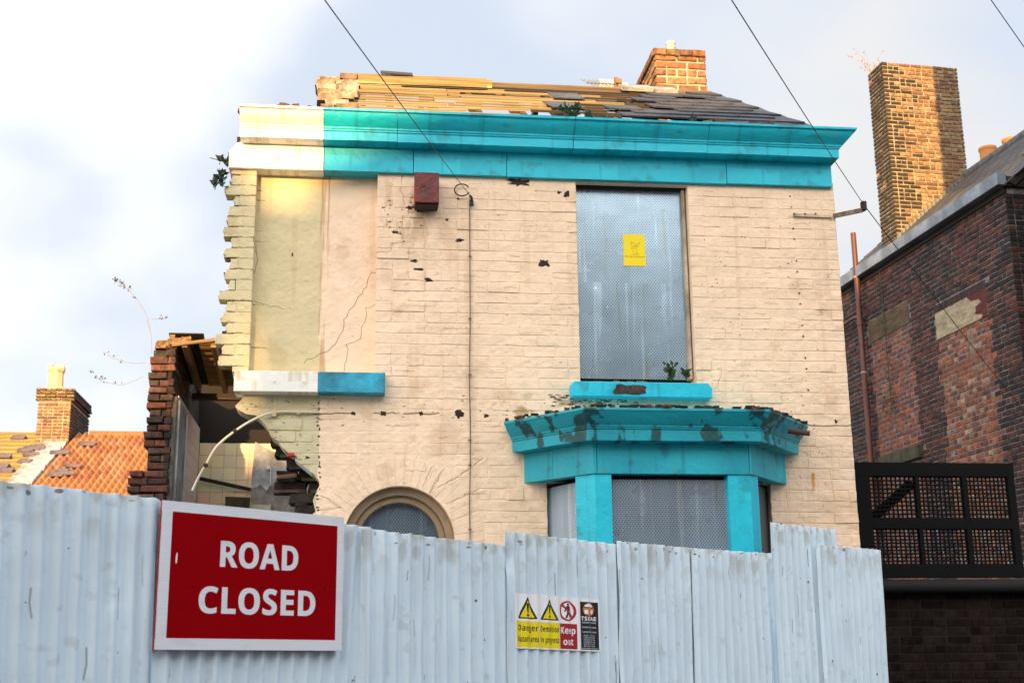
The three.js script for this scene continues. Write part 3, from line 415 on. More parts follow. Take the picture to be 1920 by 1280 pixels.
/* roof: rafters, laths laid bare, slates left at the right */
{
  const roof = group('roof', house), E = [5.6, -0.02], G = [7.06, -2.4], RX = [-0.24, 3.33];
  const sl = Math.hypot(G[0] - E[0], G[1] - E[1]), sy = (G[0] - E[0]) / sl, sz = (G[1] - E[1]) / sl, up = [0, -sz, sy];
  const P = (x, s, h = 0) => [x, E[0] + sy * sl * s + up[1] * h, E[1] + sz * sl * s + up[2] * h];
  const litLath = () => { const k = rr(0.75, 1.15); return [0.85 * k, 0.62 * k, 0.3 * k]; };
  const shadedLath = () => { const k = rr(0.6, 1.2); return [0.15 * k, 0.1 * k, 0.065 * k]; };
  const part = (n, g, c) => mesh(n, colored(g, c), woodV, roof);
  for (let x = RX[0] + 0.06; x < RX[1]; x += 0.37) part('rafter', beam(P(x + rr(-0.02, 0.02), 0, -0.08), P(x, 1, -0.08), 0.05, 0.11, up), x < 1.4 ? [0.24, 0.155, 0.085] : [0.1, 0.07, 0.045]);  // rafters at the right are darker, shade put into their colour
  for (let x = RX[0] + 0.2; x < RX[1]; x += 0.55) part('rafter', beam([x, G[0] - 0.08, G[1]], [x, 5.6, -4.8], 0.05, 0.11, [0, 1, -1]), [0.16, 0.11, 0.07]);
  part('ridge_board', beam(P(RX[0], 1, -0.03), P(RX[1], 1, -0.03), 0.03, 0.16, [0, 1, 0]), [0.3, 0.2, 0.1]);
  const rows = 16;
  for (let i = 0; i < rows; i++) {
    const s = 0.01 + i * 0.0625; let x = RX[0] + rr(-0.06, 0.05);
    while (x < 3.5 - 0.3 * s) {
      let l = rr(0.7, 1.7); const re = 3.62 - 0.3 * s; if (x + l > re) l = re - x; const dead = rnd() < 0.14 && i > 1 && i < 14;
      if (!dead) part('lath', beam(P(x, s + rr(-0.006, 0.006), rr(0.006, 0.012)), P(x + l - 0.01, s + rr(-0.01, 0.01), rr(0.004, 0.012)), rr(0.026, 0.036), rr(0.013, 0.018), up), x + l / 2 < 1.75 - (15 - i) * 0.04 ? litLath() : shadedLath());  // lath colour switches from lit to shaded along the shadow edge on the roof
      x += l;
    }
  }
  // wide boards near the ridge on the left
  for (const [a, b, s, w] of [[-0.18, 1.12, 0.975, 0.07], [-0.16, 1.16, 0.925, 0.075], [0.3, 1.1, 0.87, 0.04]]) part('ridge_plank', beam(P(a, s, 0.05), P(b, s + 0.005, 0.05), 0.022, w, [0, 1, 0.25]), [0.72, 0.49, 0.2]);
  part('loose_slate', beam(P(0.12, 1, 0.1), P(0.42, 1, 0.09), 0.2, 0.012, up), [0.1, 0.1, 0.11]);
  // slates
  const lim = [2.86, 2.72, 2.4, 2.05, 1.92, 2.02, 1.9, 2.02, 2.2, 2.4, 2.62, 2.62];
  const slateM = M({ vertexColors: true, map: repeated(G_COARSE, 2.4), bumpMap: repeated(G_FINE_B, 4), bumpScale: 0.003, roughness: 0.55 });
  for (let i = 0; i < 12; i++) {
    const s0 = 0.005 + i * 0.082; let x = 3.66 - 0.3 * (s0 + 0.05) - (i % 2 ? 0 : 0.15) + rr(-0.012, 0.02);
    if (i % 2 === 0) { const g = beam(P(x, s0 + 0.07, 0.026), P(x + 0.15, s0 + 0.07, 0.026), 0.38, 0.009, up); mesh('slate', colored(g, [0.11, 0.115, 0.14]), slateM, roof); }
    while (x - 0.3 > lim[i]) {
      const w = rr(0.285, 0.298), k = rr(0.75, 1.2); x -= 0.3;
      if (!(x < lim[i] + 0.5 && rnd() < 0.25)) { const a = new THREE.BoxGeometry(w, 0.013, 0.4); metreUV(a); a.rotateZ(rr(-0.012, 0.012)); a.rotateY(rr(-0.025, 0.025)); const c = P(x + w / 2, s0 + 0.072, 0.03); const mm = new THREE.Matrix4().makeBasis(new THREE.Vector3(1, 0, 0), new THREE.Vector3(...up), new THREE.Vector3(0, -sy, -sz)); a.rotateX(-0.055); a.applyMatrix4(mm); a.translate(...c); mesh('slate', colored(a, [0.075 * k, 0.078 * k, 0.1 * k]), slateM, roof); }
    }
  }
  for (const [x, i] of [[1.66, 5], [1.78, 8]]) { const c = P(x, i * 0.082 + 0.07, 0.035), a = new THREE.BoxGeometry(0.28, 0.009, 0.36); metreUV(a); a.rotateY(rr(-0.2, 0.2)); a.applyMatrix4(new THREE.Matrix4().makeBasis(new THREE.Vector3(1, 0, 0), new THREE.Vector3(...up), new THREE.Vector3(0, -sy, -sz))); a.translate(...c); mesh('slate', colored(a, [0.13, 0.135, 0.16]), slateM, roof); }
  // slate ridge pieces and a pale flashing by the aerial
  for (const [a, b, z] of [[2.42, 2.72, 0.05], [2.74, 2.96, 0.04]]) mesh('ridge_piece', beam(P(a, 1.0, z), P(b, 1.0, z), 0.26, 0.035, up), grainy(rgb(0.5, 0.49, 0.45)), roof);
  // stepped rubble of the broken gable at the left
  const gw = group('broken_gable', house); gw.userData.label = 'pale crumbling brick end of the roof gable';
  for (let i = 0; i < 12; i++) { let x = -0.46 + (11 - i) * 0.008 + (i === 3 ? 0.05 : 0) + rr(-0.02, 0.05); const s = 0.03 + i * 0.083; let k = 0; while (x < -0.2) { const l = rr(0.1, 0.2), g = lump(l, rr(0.05, 0.068), 0.2, 0.16); g.translate(...P(x + l / 2, s, 0.005 + rr(-0.02, 0.03))); mesh('brick', colored(g, pick([[0.62, 0.47, 0.33], [0.55, 0.36, 0.22], [0.68, 0.56, 0.42], [0.45, 0.26, 0.16]])), brickMat, gw); x += l + 0.008; k++; } }
}

/* the house chimney */
{
  const ch = group('chimney', house), z = -3.2, dz = 1.0, [xl] = F(1230, 130, z), [xr] = F(1323, 130, z), yb = 6.7, yt = F(1275, 93, z)[1];
  const w = xr - xl, cols = () => { const k = rr(0.75, 1.2); return pick([[0.56, 0.22, 0.09], [0.5, 0.24, 0.11], [0.6, 0.28, 0.12], [0.36, 0.17, 0.09], [0.64, 0.36, 0.16]]).map((v) => v * k); };
  const c0 = group('stack', ch);
  mesh('mortar_bed', box2(xl + 0.008, xr - 0.008, yb, yt - 0.01, z - dz + 0.008, z - 0.008), grainy(rgb(0.8, 0.66, 0.47)), ch);
  const face = (wd, mat4, ov) => layBricks({ parent: ch, v0: yb, v1: yt - 0.075, course: 0.086, spans: () => [[0, wd]], len: 0.225, joint: 0.021, wb: -0.012, wf: () => rr(0.002, 0.012), ch: 0.008, jit: 0.005, color: cols, mat: brickMat, frame: mat4, limit: 60, headers: 3, show: (u, v) => v > 7.3 });
  face(w, new THREE.Matrix4().makeTranslation(xl, 0, z)); face(dz, new THREE.Matrix4().makeRotationY(-Math.PI / 2).setPosition(xl, 0, z - dz));
  face(dz, new THREE.Matrix4().makeRotationY(Math.PI / 2).setPosition(xr, 0, z));
  for (let u = xl - 0.02; u < xr - 0.02; u += 0.14) { const g = brick(u, Math.min(u + 0.132, xr + 0.022), yt - 0.078, yt - 0.004, -0.06, 0.03, 0.01, 0.005, cols().map((v) => v * 0.8)); g.translate(0, 0, z); mesh('brick', g, brickMat, ch); }
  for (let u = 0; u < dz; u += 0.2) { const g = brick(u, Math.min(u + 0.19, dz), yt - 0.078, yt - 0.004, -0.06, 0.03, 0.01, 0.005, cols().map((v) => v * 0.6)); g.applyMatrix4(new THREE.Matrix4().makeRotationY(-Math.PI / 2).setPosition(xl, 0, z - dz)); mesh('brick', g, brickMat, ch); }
  mesh('mortar_cap', box2(xl, xr, yt - 0.02, yt + 0.005, z - dz, z - 0.01), grainy(rgb(0.3, 0.26, 0.2)), ch);
  const [px, py] = F(1258, 95, z - 0.12), prof = [[0.052, 0], [0.052, 0.02], [0.058, 0.022], [0.058, 0.034], [0.05, 0.036], [0.05, 0.05], [0.057, 0.052], [0.057, 0.064], [0.05, 0.066], [0.05, 0.08], [0.058, 0.082], [0.058, 0.1], [0.044, 0.1], [0.044, 0]].map(([r, y]) => new THREE.Vector2(r * 0.9, y * 1.35));
  const pot = new THREE.LatheGeometry(prof, 20); pot.translate(px, yt + 0.004, z - 0.12); mesh('chimney_pot', pot, M({ color: rgb(0.5, 0.47, 0.4) }), ch, 'short ribbed white chimney pot');
  ch.remove(c0);
}

/* ------------------------------------------------ the ruined rear room left of the house */
{
  const r = thing('ruined_annexe', 'half demolished dark brick annexe with tiled room laid open, left of the peach house', 'ruin');
  const ZF = -5.2, ZB = -7.3, xo = -2.33, xi = -2.0;
  const bc = () => { const k = rr(0.6, 1.3); return pick([[0.2, 0.075, 0.05], [0.24, 0.1, 0.07], [0.15, 0.07, 0.055], [0.12, 0.07, 0.06], [0.28, 0.1, 0.055], [0.2, 0.13, 0.1]]).map((v) => v * k); };
  const wl = group('broken_wall', r); let row = 0;
  for (let y = 2.3; y < 5.2; y += 0.083, row++) {
    const L = y > 5.02 ? -2.16 : y > 4.0 ? xo + (y - 4) * 0.02 : y > 3.75 ? xo + 0.05 : y > 3.5 ? xo - 0.14 : xo - 0.02, R = -2.06 + (y > 5.05 ? 0.03 : 0);
    const l0 = L + rr(-0.025, 0.025) + (row % 2 ? 0.02 : 0), mid = l0 + (row % 2 ? 0.12 : 0.2) + rr(-0.02, 0.02), top = y > 5.12;
    for (const [a, b] of [[l0, Math.min(mid, R)], [mid + 0.01, R + rr(-0.02, 0.03)]]) if (b - a > 0.03) { const g = brick(a, b, y + 0.005, y + 0.074 + rr(-0.004, 0.003), -0.34, rr(-0.03, 0.03), 0.012, 0.007, bc()); g.translate(0, 0, ZF); mesh('brick', g, brickMat, wl); }
  }
  mesh('mortar_bed', box2(xo + 0.05, -2.045, 0, 5.12, ZB - 0.25, ZF - 0.06), grainy(rgb(0.12, 0.1, 0.085), {}, 3, 0.015), wl);
  // brick reveal beside it, set back, its brick colours halved
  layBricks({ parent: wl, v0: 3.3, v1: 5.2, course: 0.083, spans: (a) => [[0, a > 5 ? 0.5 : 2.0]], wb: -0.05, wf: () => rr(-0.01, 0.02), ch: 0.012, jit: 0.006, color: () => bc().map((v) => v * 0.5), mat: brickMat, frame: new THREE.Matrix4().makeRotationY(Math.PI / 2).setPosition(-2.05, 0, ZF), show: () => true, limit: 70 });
  for (let i = 0; i < 9; i++) { const g = lump(rr(0.1, 0.2), rr(0.05, 0.075), 0.2, 0.2), t = i / 8; g.translate(-2.2 + t * 0.26 + rr(-0.02, 0.02), 5.16 + rr(0, 0.02) + t * 0.06, ZF - 0.1); mesh('brick', colored(g, [0.4, 0.2, 0.1].map((v) => v * rr(0.7, 1.2))), brickMat, wl); }
  mesh('plaster_edge', box2(-2.055, -1.998, 0, F(315, 742, ZF)[1], ZF - 0.6, ZF - 0.02), grainy(rgb(0.2, 0.18, 0.16), {}, 3, 0.012), r);
  // tiled side wall
  const tileW = M({ vertexColors: true, roughness: 0.55 }), grout = grainy(rgb(0.6, 0.54, 0.44));
  const sw = group('side_wall', r); mesh('wall_backing', box2(-2.05, -1.99, 0, 4.6, ZB, ZF - 0.06), grout, sw);
  for (let z = ZF - 0.08; z > ZB + 0.1; z -= 0.152) for (let y = 2.8; y < 4.62; y += 0.152) { if (y > 4.5 - (ZF - z) * 0.03 + 0.05) continue; const g = brick(0, 0.148, 0, 0.148, -0.006, 0.004, 0.002, 0.0006, [0.62, 0.56, 0.5].map((v) => v * rr(0.85, 1.1))); g.rotateY(Math.PI / 2); g.translate(-1.99, y, z); mesh('tile', g, tileW, sw); }
  mesh('white_panel', box2(-1.985, -1.965, 3.0, 4.56, ZF - 0.62, ZF - 0.06), grainy(rgb(0.5, 0.52, 0.57), {}, 1, 0.004), sw, 'pale grey board at the edge of the tiled wall');
  mesh('window_frame', box2(-1.985, -1.95, 3.8, 4.5, ZF - 0.66, ZF - 0.63), M({ color: rgb(0.55, 0.56, 0.6) }), sw);
  // tiled back wall
  const bw = group('back_wall', r), zt = F(420, 831, ZB)[1];
  mesh('wall_backing', box2(-2.05, 0.4, 0, zt + 0.004, ZB - 0.2, ZB - 0.006), grout, bw);
  for (let x = -1.985; x < -0.9; x += 0.152) for (let y = zt - 0.15; y > 3.1; y -= 0.152) { const g = brick(0, 0.148, 0, 0.148, -0.006, 0.004, 0.002, 0.0006, [0.8, 0.64, 0.42].map((v) => v * rr(0.86, 1.1))); g.translate(x, y, ZB); mesh('tile', g, tileW, bw); }
  mesh('upper_wall', box2(-2.3, 0.4, zt + 0.004, 5.3, ZB - 0.45, ZB - 0.255), shadeMat, bw);  // near-black sheet: the shade of the open void is put into its colour
  { const [a, b] = F(585, 915, ZB + 0.02); const [c0, d0] = F(420, 932, ZB + 0.012), [c1, d1] = F(468, 958, ZB + 0.012); mesh('bare_patch', slab([[c0 + 0.02, d1], [c1, d1 - 0.02], [c1, d0], [c0 + 0.01, d0 + 0.01]], ZB + 0.002, ZB + 0.009), grainy(rgb(0.16, 0.13, 0.09), {}, 3, 0.02), bw); }
  { const [a0, b0] = F(374, 897, ZB + 0.1), [a1, b1] = F(470, 918, ZB + 0.1); mesh('dark_batten', beam([a0, b0, ZB + 0.1], [a1, b1, ZB + 0.1], 0.03, 0.045), darkMat, bw); }
  // torn plaster board with a round fitting and its cord
  const zp = ZB + 0.35, pp = [[478, 828], [512, 846], [535, 850], [560, 875], [575, 960], [470, 962], [470, 910]].map(([x, y]) => F(x, y, zp));
  mesh('plaster_board', slab(pp, zp - 0.02, zp), grainy(rgb(0.74, 0.74, 0.78), {}, 1.2, 0.004), r);
  const tr = [[470, 915], [482, 912], [488, 908], [496, 917], [500, 919], [505, 911], [514, 909], [530, 905], [556, 930], [575, 985], [468, 985]].map(([x, y]) => F(x, y, zp + 0.012)); mesh('bare_board', slab(tr, zp + 0.002, zp + 0.012), grainy(rgb(0.42, 0.39, 0.37), {}, 2, 0.006), r);
  { const [x, y] = F(503, 878, zp), g = new THREE.SphereGeometry(0.03, 16, 10); g.scale(1, 1, 0.6); g.translate(x, y, zp + 0.015); mesh('round_fitting', g, M({ color: rgb(0.6, 0.6, 0.62), roughness: 0.4 }), r); mesh('cord', cyl([x + 0.03, y, zp + 0.02], [x + 0.035, y - 0.2, zp + 0.02], 0.007), M({ color: rgb(0.7, 0.72, 0.72) }), r); }
  { const [x0, y0] = F(468, 945, zp + 0.1), [x1] = F(508, 945, zp + 0.1); mesh('broken_block', box2(x0, x1, y0 - 0.09, y0 - 0.005, zp + 0.03, zp + 0.12, 0.006), grainy(rgb(0.7, 0.64, 0.5)), r); }
  // beam and broken rear roof slope, rafters seen from below
  { const [, y] = F(450, 745, -6.5); mesh('ceiling_beam', box2(-2.0, -0.31, y - 0.035, y + 0.035, -6.55, -6.45), woodMat(rgb(0.075, 0.05, 0.035)), r); }
  const A = (x) => [x, F(400, 640, ZF)[1], ZF], B = (x) => [x, F(400, 735, -6.5)[1] + 0.03, -6.5];
  for (const px of [322, 346, 400, 434, 470]) { const x = F(px, 640, ZF)[0], a = A(x), b = B(x + 0.02); a[1] += rr(-0.03, 0.05); mesh('rafter', beam(a, b, 0.055, 0.12), woodMat(rgb(0.45, 0.26, 0.1)), r); }
  const ub = (x0, x1, s0, s1, k, h) => { const p = (x, s) => { const a = A(x), b = B(x); return [x, a[1] + (b[1] - a[1]) * s + h, a[2] + (b[2] - a[2]) * s]; }; mesh('roof_board', beam(p(x0, (s0 + s1) / 2), p(x1, (s0 + s1) / 2), (s1 - s0) * 1.44 - 0.008, 0.014, [0, 1, -0.35]), woodMat(rgb(0.75 * k, 0.44 * k, 0.13 * k)), r); };
  const xa = F(372, 640, ZF)[0], xb = F(425, 640, ZF)[0], xc = F(480, 640, ZF)[0];
  for (let i = 0; i < 9; i++) { const t = i / 9; if (i > 0) ub(xa - 0.02, xb - 0.15 + (i > 3 ? 0.13 : i > 1 ? 0.03 * i : 0), t, t + 0.11, rr(0.75, 1.05), 0.06); if (i > 1) ub(xb - 0.01, xc + 0.1, t, t + 0.11, rr(0.7, 1), 0.06); ub(-2.12, xa + 0.05, t, t + 0.112, 0.06, 0.075); }
  { const [x0, y0] = F(322, 647, ZF + 0.02), [x1, y1] = F(402, 637, ZF + 0.02); mesh('batten', beam([x0, y0, ZF + 0.02], [x1, y1, ZF + 0.02], 0.03, 0.035), woodMat(rgb(0.5, 0.32, 0.14)), r); }
  // dark void behind the hole in the house front: floor edge and near-black brick of the party wall
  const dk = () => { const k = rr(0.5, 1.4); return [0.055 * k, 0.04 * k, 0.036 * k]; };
  const pw = group('party_wall', r); pw.userData.label = 'black torn brickwork of the party wall';
  const edgeL = (y) => { const pts = [[500, 818], [520, 840], [530, 868], [522, 890], [514, 905], [520, 920], [535, 940], [545, 965]]; let o = pts[0]; for (const p of pts) { const q = F(p[0], p[1], -0.35); if (q[1] >= y) o = q; } return o[0]; };
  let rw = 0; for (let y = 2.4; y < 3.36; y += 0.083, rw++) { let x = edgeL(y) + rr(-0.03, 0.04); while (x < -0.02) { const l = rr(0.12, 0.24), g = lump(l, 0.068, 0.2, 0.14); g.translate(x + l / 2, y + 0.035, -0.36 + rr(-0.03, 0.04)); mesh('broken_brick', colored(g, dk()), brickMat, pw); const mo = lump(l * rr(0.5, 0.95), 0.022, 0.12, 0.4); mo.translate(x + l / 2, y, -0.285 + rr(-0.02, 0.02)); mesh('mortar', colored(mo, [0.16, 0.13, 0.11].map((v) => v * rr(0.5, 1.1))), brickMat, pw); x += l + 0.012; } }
  { const pts = [[570, 868], [600, 872], [585, 885], [578, 880]].map(([x, y]) => F(x, y, -0.24)); const q = [[552, 860], [556, 858], [588, 882], [583, 886]].map(([x, y]) => F(x, y, -0.0)); mesh('white_plaster', slab(q, -0.2, -0.02), M({ color: rgb(0.75, 0.75, 0.73) }), pw); }
  { const [x, y] = F(545, 853, -0.02); const g = lump(0.06, 0.02, 0.05, 0.3); g.translate(x, y, -0.02); mesh('red_scrap', g, M({ color: rgb(0.45, 0.03, 0.04) }), pw); const [u, v] = F(535, 893, -0.2), h = lump(0.12, 0.022, 0.03, 0.4); h.rotateZ(0.12); h.translate(u, v, -0.2); mesh('wood_splinter', h, woodMat(rgb(0.5, 0.27, 0.14)), pw); const [s, t] = F(590, 957, -0.1); mesh('white_plaster', slab([[s - 0.09, t - 0.1], [s + 0.03, t - 0.1], [s + 0.03, t + 0.02]], -0.2, -0.1), M({ color: rgb(0.75, 0.75, 0.73) }), pw); }
}

/* ------------------------------------------------ brick building on the right */
{
  const C = far(1885, 348, 16), turn = 4.6 * D2R, b = thing('brick_building', 'dark red brick building with bricked-up windows and a tall chimney, right of the house', 'building', [C.x, 0, C.z], turn);
  const top = C.y, ex = new THREE.Vector3(Math.cos(turn), 0, -Math.sin(turn)), ez = new THREE.Vector3(Math.sin(turn), 0, Math.cos(turn)), O = new THREE.Vector3(C.x, 0, C.z);
  const Wl = (px, py, off = 0) => { const p = hit(px, py, O.clone().addScaledVector(ex, off), ex).sub(O); return [p.dot(ez), p.y]; };      // on the side wall: [along, height]
  const SW = new THREE.Matrix4().makeRotationY(-Math.PI / 2);   // wall plane: u -> -z ... so that the face looks along -x
  // u runs along +z
  const uW = (px, py) => Wl(px, py);
  const w1 = { a: uW(1755, 590)[0], b: uW(1850, 540)[0], top: uW(1800, 565)[1], plaster: uW(1765, 632)[1] }, w2 = { a: uW(1630, 610)[0], b: uW(1703, 560)[0], top: uW(1665, 585)[1], sill: uW(1685, 850)[1], plaster: uW(1640, 612)[1] };
  const inW = (u, v, w) => u > w.a && u < w.b && v < w.top;
  const tone = (u, v) => {
    const k = rr(0.65, 1.3);
    if (inW(u, v, w1)) return pick([[0.36, 0.12, 0.065], [0.45, 0.15, 0.07], [0.3, 0.1, 0.07], [0.52, 0.32, 0.2], [0.44, 0.13, 0.05], [0.2, 0.075, 0.06]]).map((x) => x * k);
    if (inW(u, v, w2)) return pick([[0.27, 0.1, 0.075], [0.32, 0.11, 0.075], [0.22, 0.09, 0.085], [0.46, 0.12, 0.045]]).map((x) => x * k);
    const red = fbm(u * 1.1 + 4, v * 1.3, 3) > 0.53;
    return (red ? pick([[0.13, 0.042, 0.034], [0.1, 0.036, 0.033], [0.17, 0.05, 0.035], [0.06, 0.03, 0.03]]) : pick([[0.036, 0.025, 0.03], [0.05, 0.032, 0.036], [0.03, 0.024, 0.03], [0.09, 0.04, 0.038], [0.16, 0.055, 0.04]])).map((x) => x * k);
  };
  const mort = grainy(rgb(0.34, 0.31, 0.31), {}, 2, 0.006), sideLen = 9;
  const wl = group('side_wall', b);
  mesh('mortar_bed', box2(0, 0.3, 0, top + 0.05, -sideLen, -0.02), mort, wl);
  const inSill = (u, v) => (u > w2.a - 0.05 && u < w2.b + 0.05 && v < w2.sill + 0.04 && v > w2.sill - 0.2);
  const blank = (u, v) => inSill(u, v) || (u > w1.a && u < w1.b && v < w1.top + 0.12 && v > w1.plaster - (u - w1.a) * 0.03) || (u > w2.a && u < w2.b && v < w2.top + 0.02 && v > w2.top - 0.35);
  layBricks({ parent: wl, v0: 2.4, v1: top - 0.06, course: 0.0775, spans: (v) => [[-7.6, -0.02]], len: 0.225, joint: 0.014, wb: -0.01, wf: (u, v) => (inW(u, v, w1) || inW(u, v, w2) ? 0.004 : 0.009) + rr(-0.003, 0.005), ch: 0.006, jit: 0.004, color: tone, mat: brickMat, frame: new THREE.Matrix4().makeBasis(new THREE.Vector3(0, 0, 1), new THREE.Vector3(0, 1, 0), new THREE.Vector3(-1, 0, 0)), limit: 300, headers: 2, skip: blank, show: (u, v) => u > -3.9 && v > 4.9 && v < 7.9 });
  // the soldier course, plaster lintels, mossy sill
  const onWall = (u0, u1, v0, v1, o0, o1, bev = 0) => box2(-o1, -o0, v0, v1, u0, u1, bev);
  for (let u = w1.a; u < w1.b - 0.03; u += 0.078) mesh('soldier_brick', colored(onWall(u + 0.006, u + 0.072, w1.top + 0.005, w1.top + 0.118, -0.01, rr(0.008, 0.014)), [0.06, 0.035, 0.04].map((x) => x * rr(0.7, 1.5))), brickMat, wl);
  const lc = canvas(512, 256); pix(lc, (i, j) => { const x = i / 512, y = j / 256, n = fbm(x * 5 + 2, y * 3, 5), m = smooth(0.02, -0.02, x * 0.9 - 0.55 + (n - 0.5) * 0.9 - y * 0.35 + 0.0), f = 0.8 + 0.4 * fbm(x * 20, y * 10, 4); const k = [0.33, 0.13, 0.11].map((v, q) => v + ([0.6, 0.55, 0.46][q] - v) * m); return k.map((v) => clamp(v * f) * 255); });
  const lt = asTex(lc, true, THREE.ClampToEdgeWrapping);
  const lint = (w, h, m, n) => { const g = new THREE.PlaneGeometry(w.b - w.a, h); const gg = new THREE.BoxGeometry(w.b - w.a, h, 0.03); gg.rotateY(-Math.PI / 2); gg.translate(-0.0, w.top - h / 2, (w.a + w.b) / 2); mesh(n, gg, m, wl); };
  lint(w1, Math.max(0.25, w1.top - w1.plaster + 0.02), M({ map: lt, bumpMap: repeated(G_COARSE_B, 1), bumpScale: 0.015 }), 'plaster_lintel');
  lint(w2, 0.36, grainy(rgb(0.17, 0.11, 0.06), {}, 1.2, 0.012), 'plaster_lintel');
  mesh('mossy_sill', onWall(w2.a - 0.05, w2.b + 0.06, w2.sill - 0.19, w2.sill + 0.02, -0.02, 0.09, 0.01), grainy(rgb(0.085, 0.085, 0.05), {}, 2, 0.012), wl);
  { const [a, v] = uW(1590, 850); mesh('mossy_sill', onWall(-5.8, uW(1622, 850)[0], w2.sill - 0.19, w2.sill + 0.02, -0.02, 0.09, 0.01), grainy(rgb(0.085, 0.085, 0.05), {}, 2, 0.012), wl); }
  // the street gable: quoined corner and dark brick
  const gb = group('gable_wall', b);
  mesh('mortar_bed', slab([[0.012, 0], [5.2, 0], [5.2, top], [2.6, top + 2.2], [0.012, top]], -0.3, -0.012), mort, gb);
  layBricks({ parent: gb, v0: 2.4, v1: top - 0.06, course: 0.0775, spans: () => [[-0.006, 1.0]], joint: 0.014, wb: -0.02, wf: () => rr(0, 0.008), ch: 0.006, jit: 0.004, color: (u, v) => tone(-8, v).map((x) => x * 0.7), mat: brickMat, headers: 2, limit: 60, show: (u, v) => u < 0.5 && v > 4.5 });
  mesh('verge_corbel', box2(-0.02, 0.5, top - 0.02, top + 0.12, -0.25, 0.06), grainy(rgb(0.05, 0.045, 0.035), {}, 2, 0.01), gb);
  // eaves: lead-grey gutter board in lengths
  const gut = M({ color: rgb(0.3, 0.36, 0.45), roughness: 0.5, map: repeated(G_COARSE, 0.8), bumpMap: repeated(G_FINE_B, 2), bumpScale: 0.004 });
  for (let z = -9; z < 0.05; z += 1.52) mesh('gutter_board', box2(-0.16, -0.02, top - 0.02, top + 0.16, z, Math.min(z + 1.512, 0.08), 0.008), gut, b);
  mesh('soffit', box2(-0.03, 0.02, top - 0.1, top - 0.02, -9, 0), darkMat, b);
  // roof of thin slates in rows
  const pt = 41 * D2R, rl = 2.6 / Math.cos(pt), roof = group('roof', b), slm = M({ vertexColors: true, roughness: 0.6, map: repeated(G_COARSE, 1.5), bumpMap: repeated(G_FINE_B, 3), bumpScale: 0.003 });
  const cs = Math.cos(pt), sn = Math.sin(pt), RB = new THREE.Matrix4().makeBasis(new THREE.Vector3(0, 0, 1), new THREE.Vector3(-sn, cs, 0), new THREE.Vector3(-cs, -sn, 0));
  mesh('roof_deck', slab([[0, top + 0.02], [2.6, top + 0.02 + 2.6 * Math.tan(pt)], [5.2, top + 0.02], [5.1, top - 0.04], [2.6, top - 0.06 + 2.6 * Math.tan(pt)], [0.1, top - 0.02]], -7.15, 0.1), darkMat, roof);
  for (let i = 0; i < 17; i++) { const s = (i + 0.5) * rl / 17; for (let z = -7.15 + (i % 2) * 0.16; z < 0.12; z += 0.33) { const w = Math.min(0.322, 0.14 - z), k = rr(0.7, 1.25); if (w < 0.05) continue; const g = metreUV(new THREE.BoxGeometry(w, 0.012, 0.34)); g.rotateX(-0.03); g.applyMatrix4(RB); g.translate(s * cs, top + 0.035 + s * sn, z + w / 2); mesh('slate', colored(g, (fbm(z * 2, i * 0.4, 3) > 0.5 ? [0.2, 0.17, 0.12] : [0.13, 0.125, 0.135]).map((v) => v * k)), slm, roof); } }
  for (let z = -7.15; z < 0.1; z += 0.46) mesh('ridge_tile', cyl([2.6, top + 0.03 + 2.6 * Math.tan(pt), z], [2.6, top + 0.03 + 2.6 * Math.tan(pt), z + 0.45], 0.1, 0.1, 8), grainy(rgb(0.22, 0.23, 0.26)), roof);
  for (let k = 0; k < 3; k++) { const g = lump(0.14, 0.02, 0.3, 0.25); g.applyMatrix4(new THREE.Matrix4().makeRotationZ(pt)); g.translate(0.75 + k * 0.14, top + 0.07 + (0.75 + k * 0.14) * Math.tan(pt), -0.25 - k * 0.3); mesh('slipped_flashing', g, grainy(rgb(0.45, 0.46, 0.47)), roof); }
  // tall chimney through the slope
  const ch = group('chimney', b), rn = new THREE.Vector3(-sn, cs, 0).applyAxisAngle(new THREE.Vector3(0, 1, 0), turn), RO = new THREE.Vector3(C.x, top, C.z);
  const p0 = hit(1683, 452, RO, rn).sub(O), zc = p0.dot(ez), xc = p0.dot(ex), fo = O.clone().addScaledVector(ez, zc);
  const onF = (px, py) => { const p = hit(px, py, fo, ez).sub(O); return [p.dot(ex), p.y]; };
  const [xr] = onF(1806, 240), yt = onF(1655, 116)[1], wd = xr - xc, dp = 0.56, yb = top + xc * Math.tan(pt) - 0.3;
  mesh('mortar_bed', box2(xc + 0.012, xr - 0.012, yb, yt - 0.01, zc - dp + 0.012, zc - 0.012), grainy(rgb(0.78, 0.62, 0.42), {}, 3, 0.01), ch);
  const ct = (dark) => (u, v) => { const k = rr(0.75, 1.25), d = dark ? 0.95 : smooth(0.5, 0.12, u / wd + (fbm(u * 3, v * 2, 3) - 0.5) * 0.5); return rnd() < d ? [0.085, 0.06, 0.036].map((x) => x * k) : pick([[0.5, 0.25, 0.11], [0.44, 0.21, 0.1], [0.58, 0.34, 0.16], [0.34, 0.17, 0.09], [0.55, 0.37, 0.18]]).map((x) => x * k); };  // on the side faces, shade is put into the brick colours
  const cf = { parent: ch, v0: yb, v1: yt - 0.002, course: 0.0775, len: 0.225, joint: 0.024, wb: -0.012, wf: () => rr(0.001, 0.009), ch: 0.006, jit: 0.004, mat: brickMat, headers: 4 };
  layBricks({ ...cf, spans: (v) => { const lim = clamp((v - top + 0.25) / Math.tan(pt), 0.1, 9); return [[0, Math.min(wd, lim - xc + 0.1)]].filter(([a, e]) => e > 0.1); }, color: ct(false), frame: new THREE.Matrix4().makeTranslation(xc, 0, zc), limit: 215 });
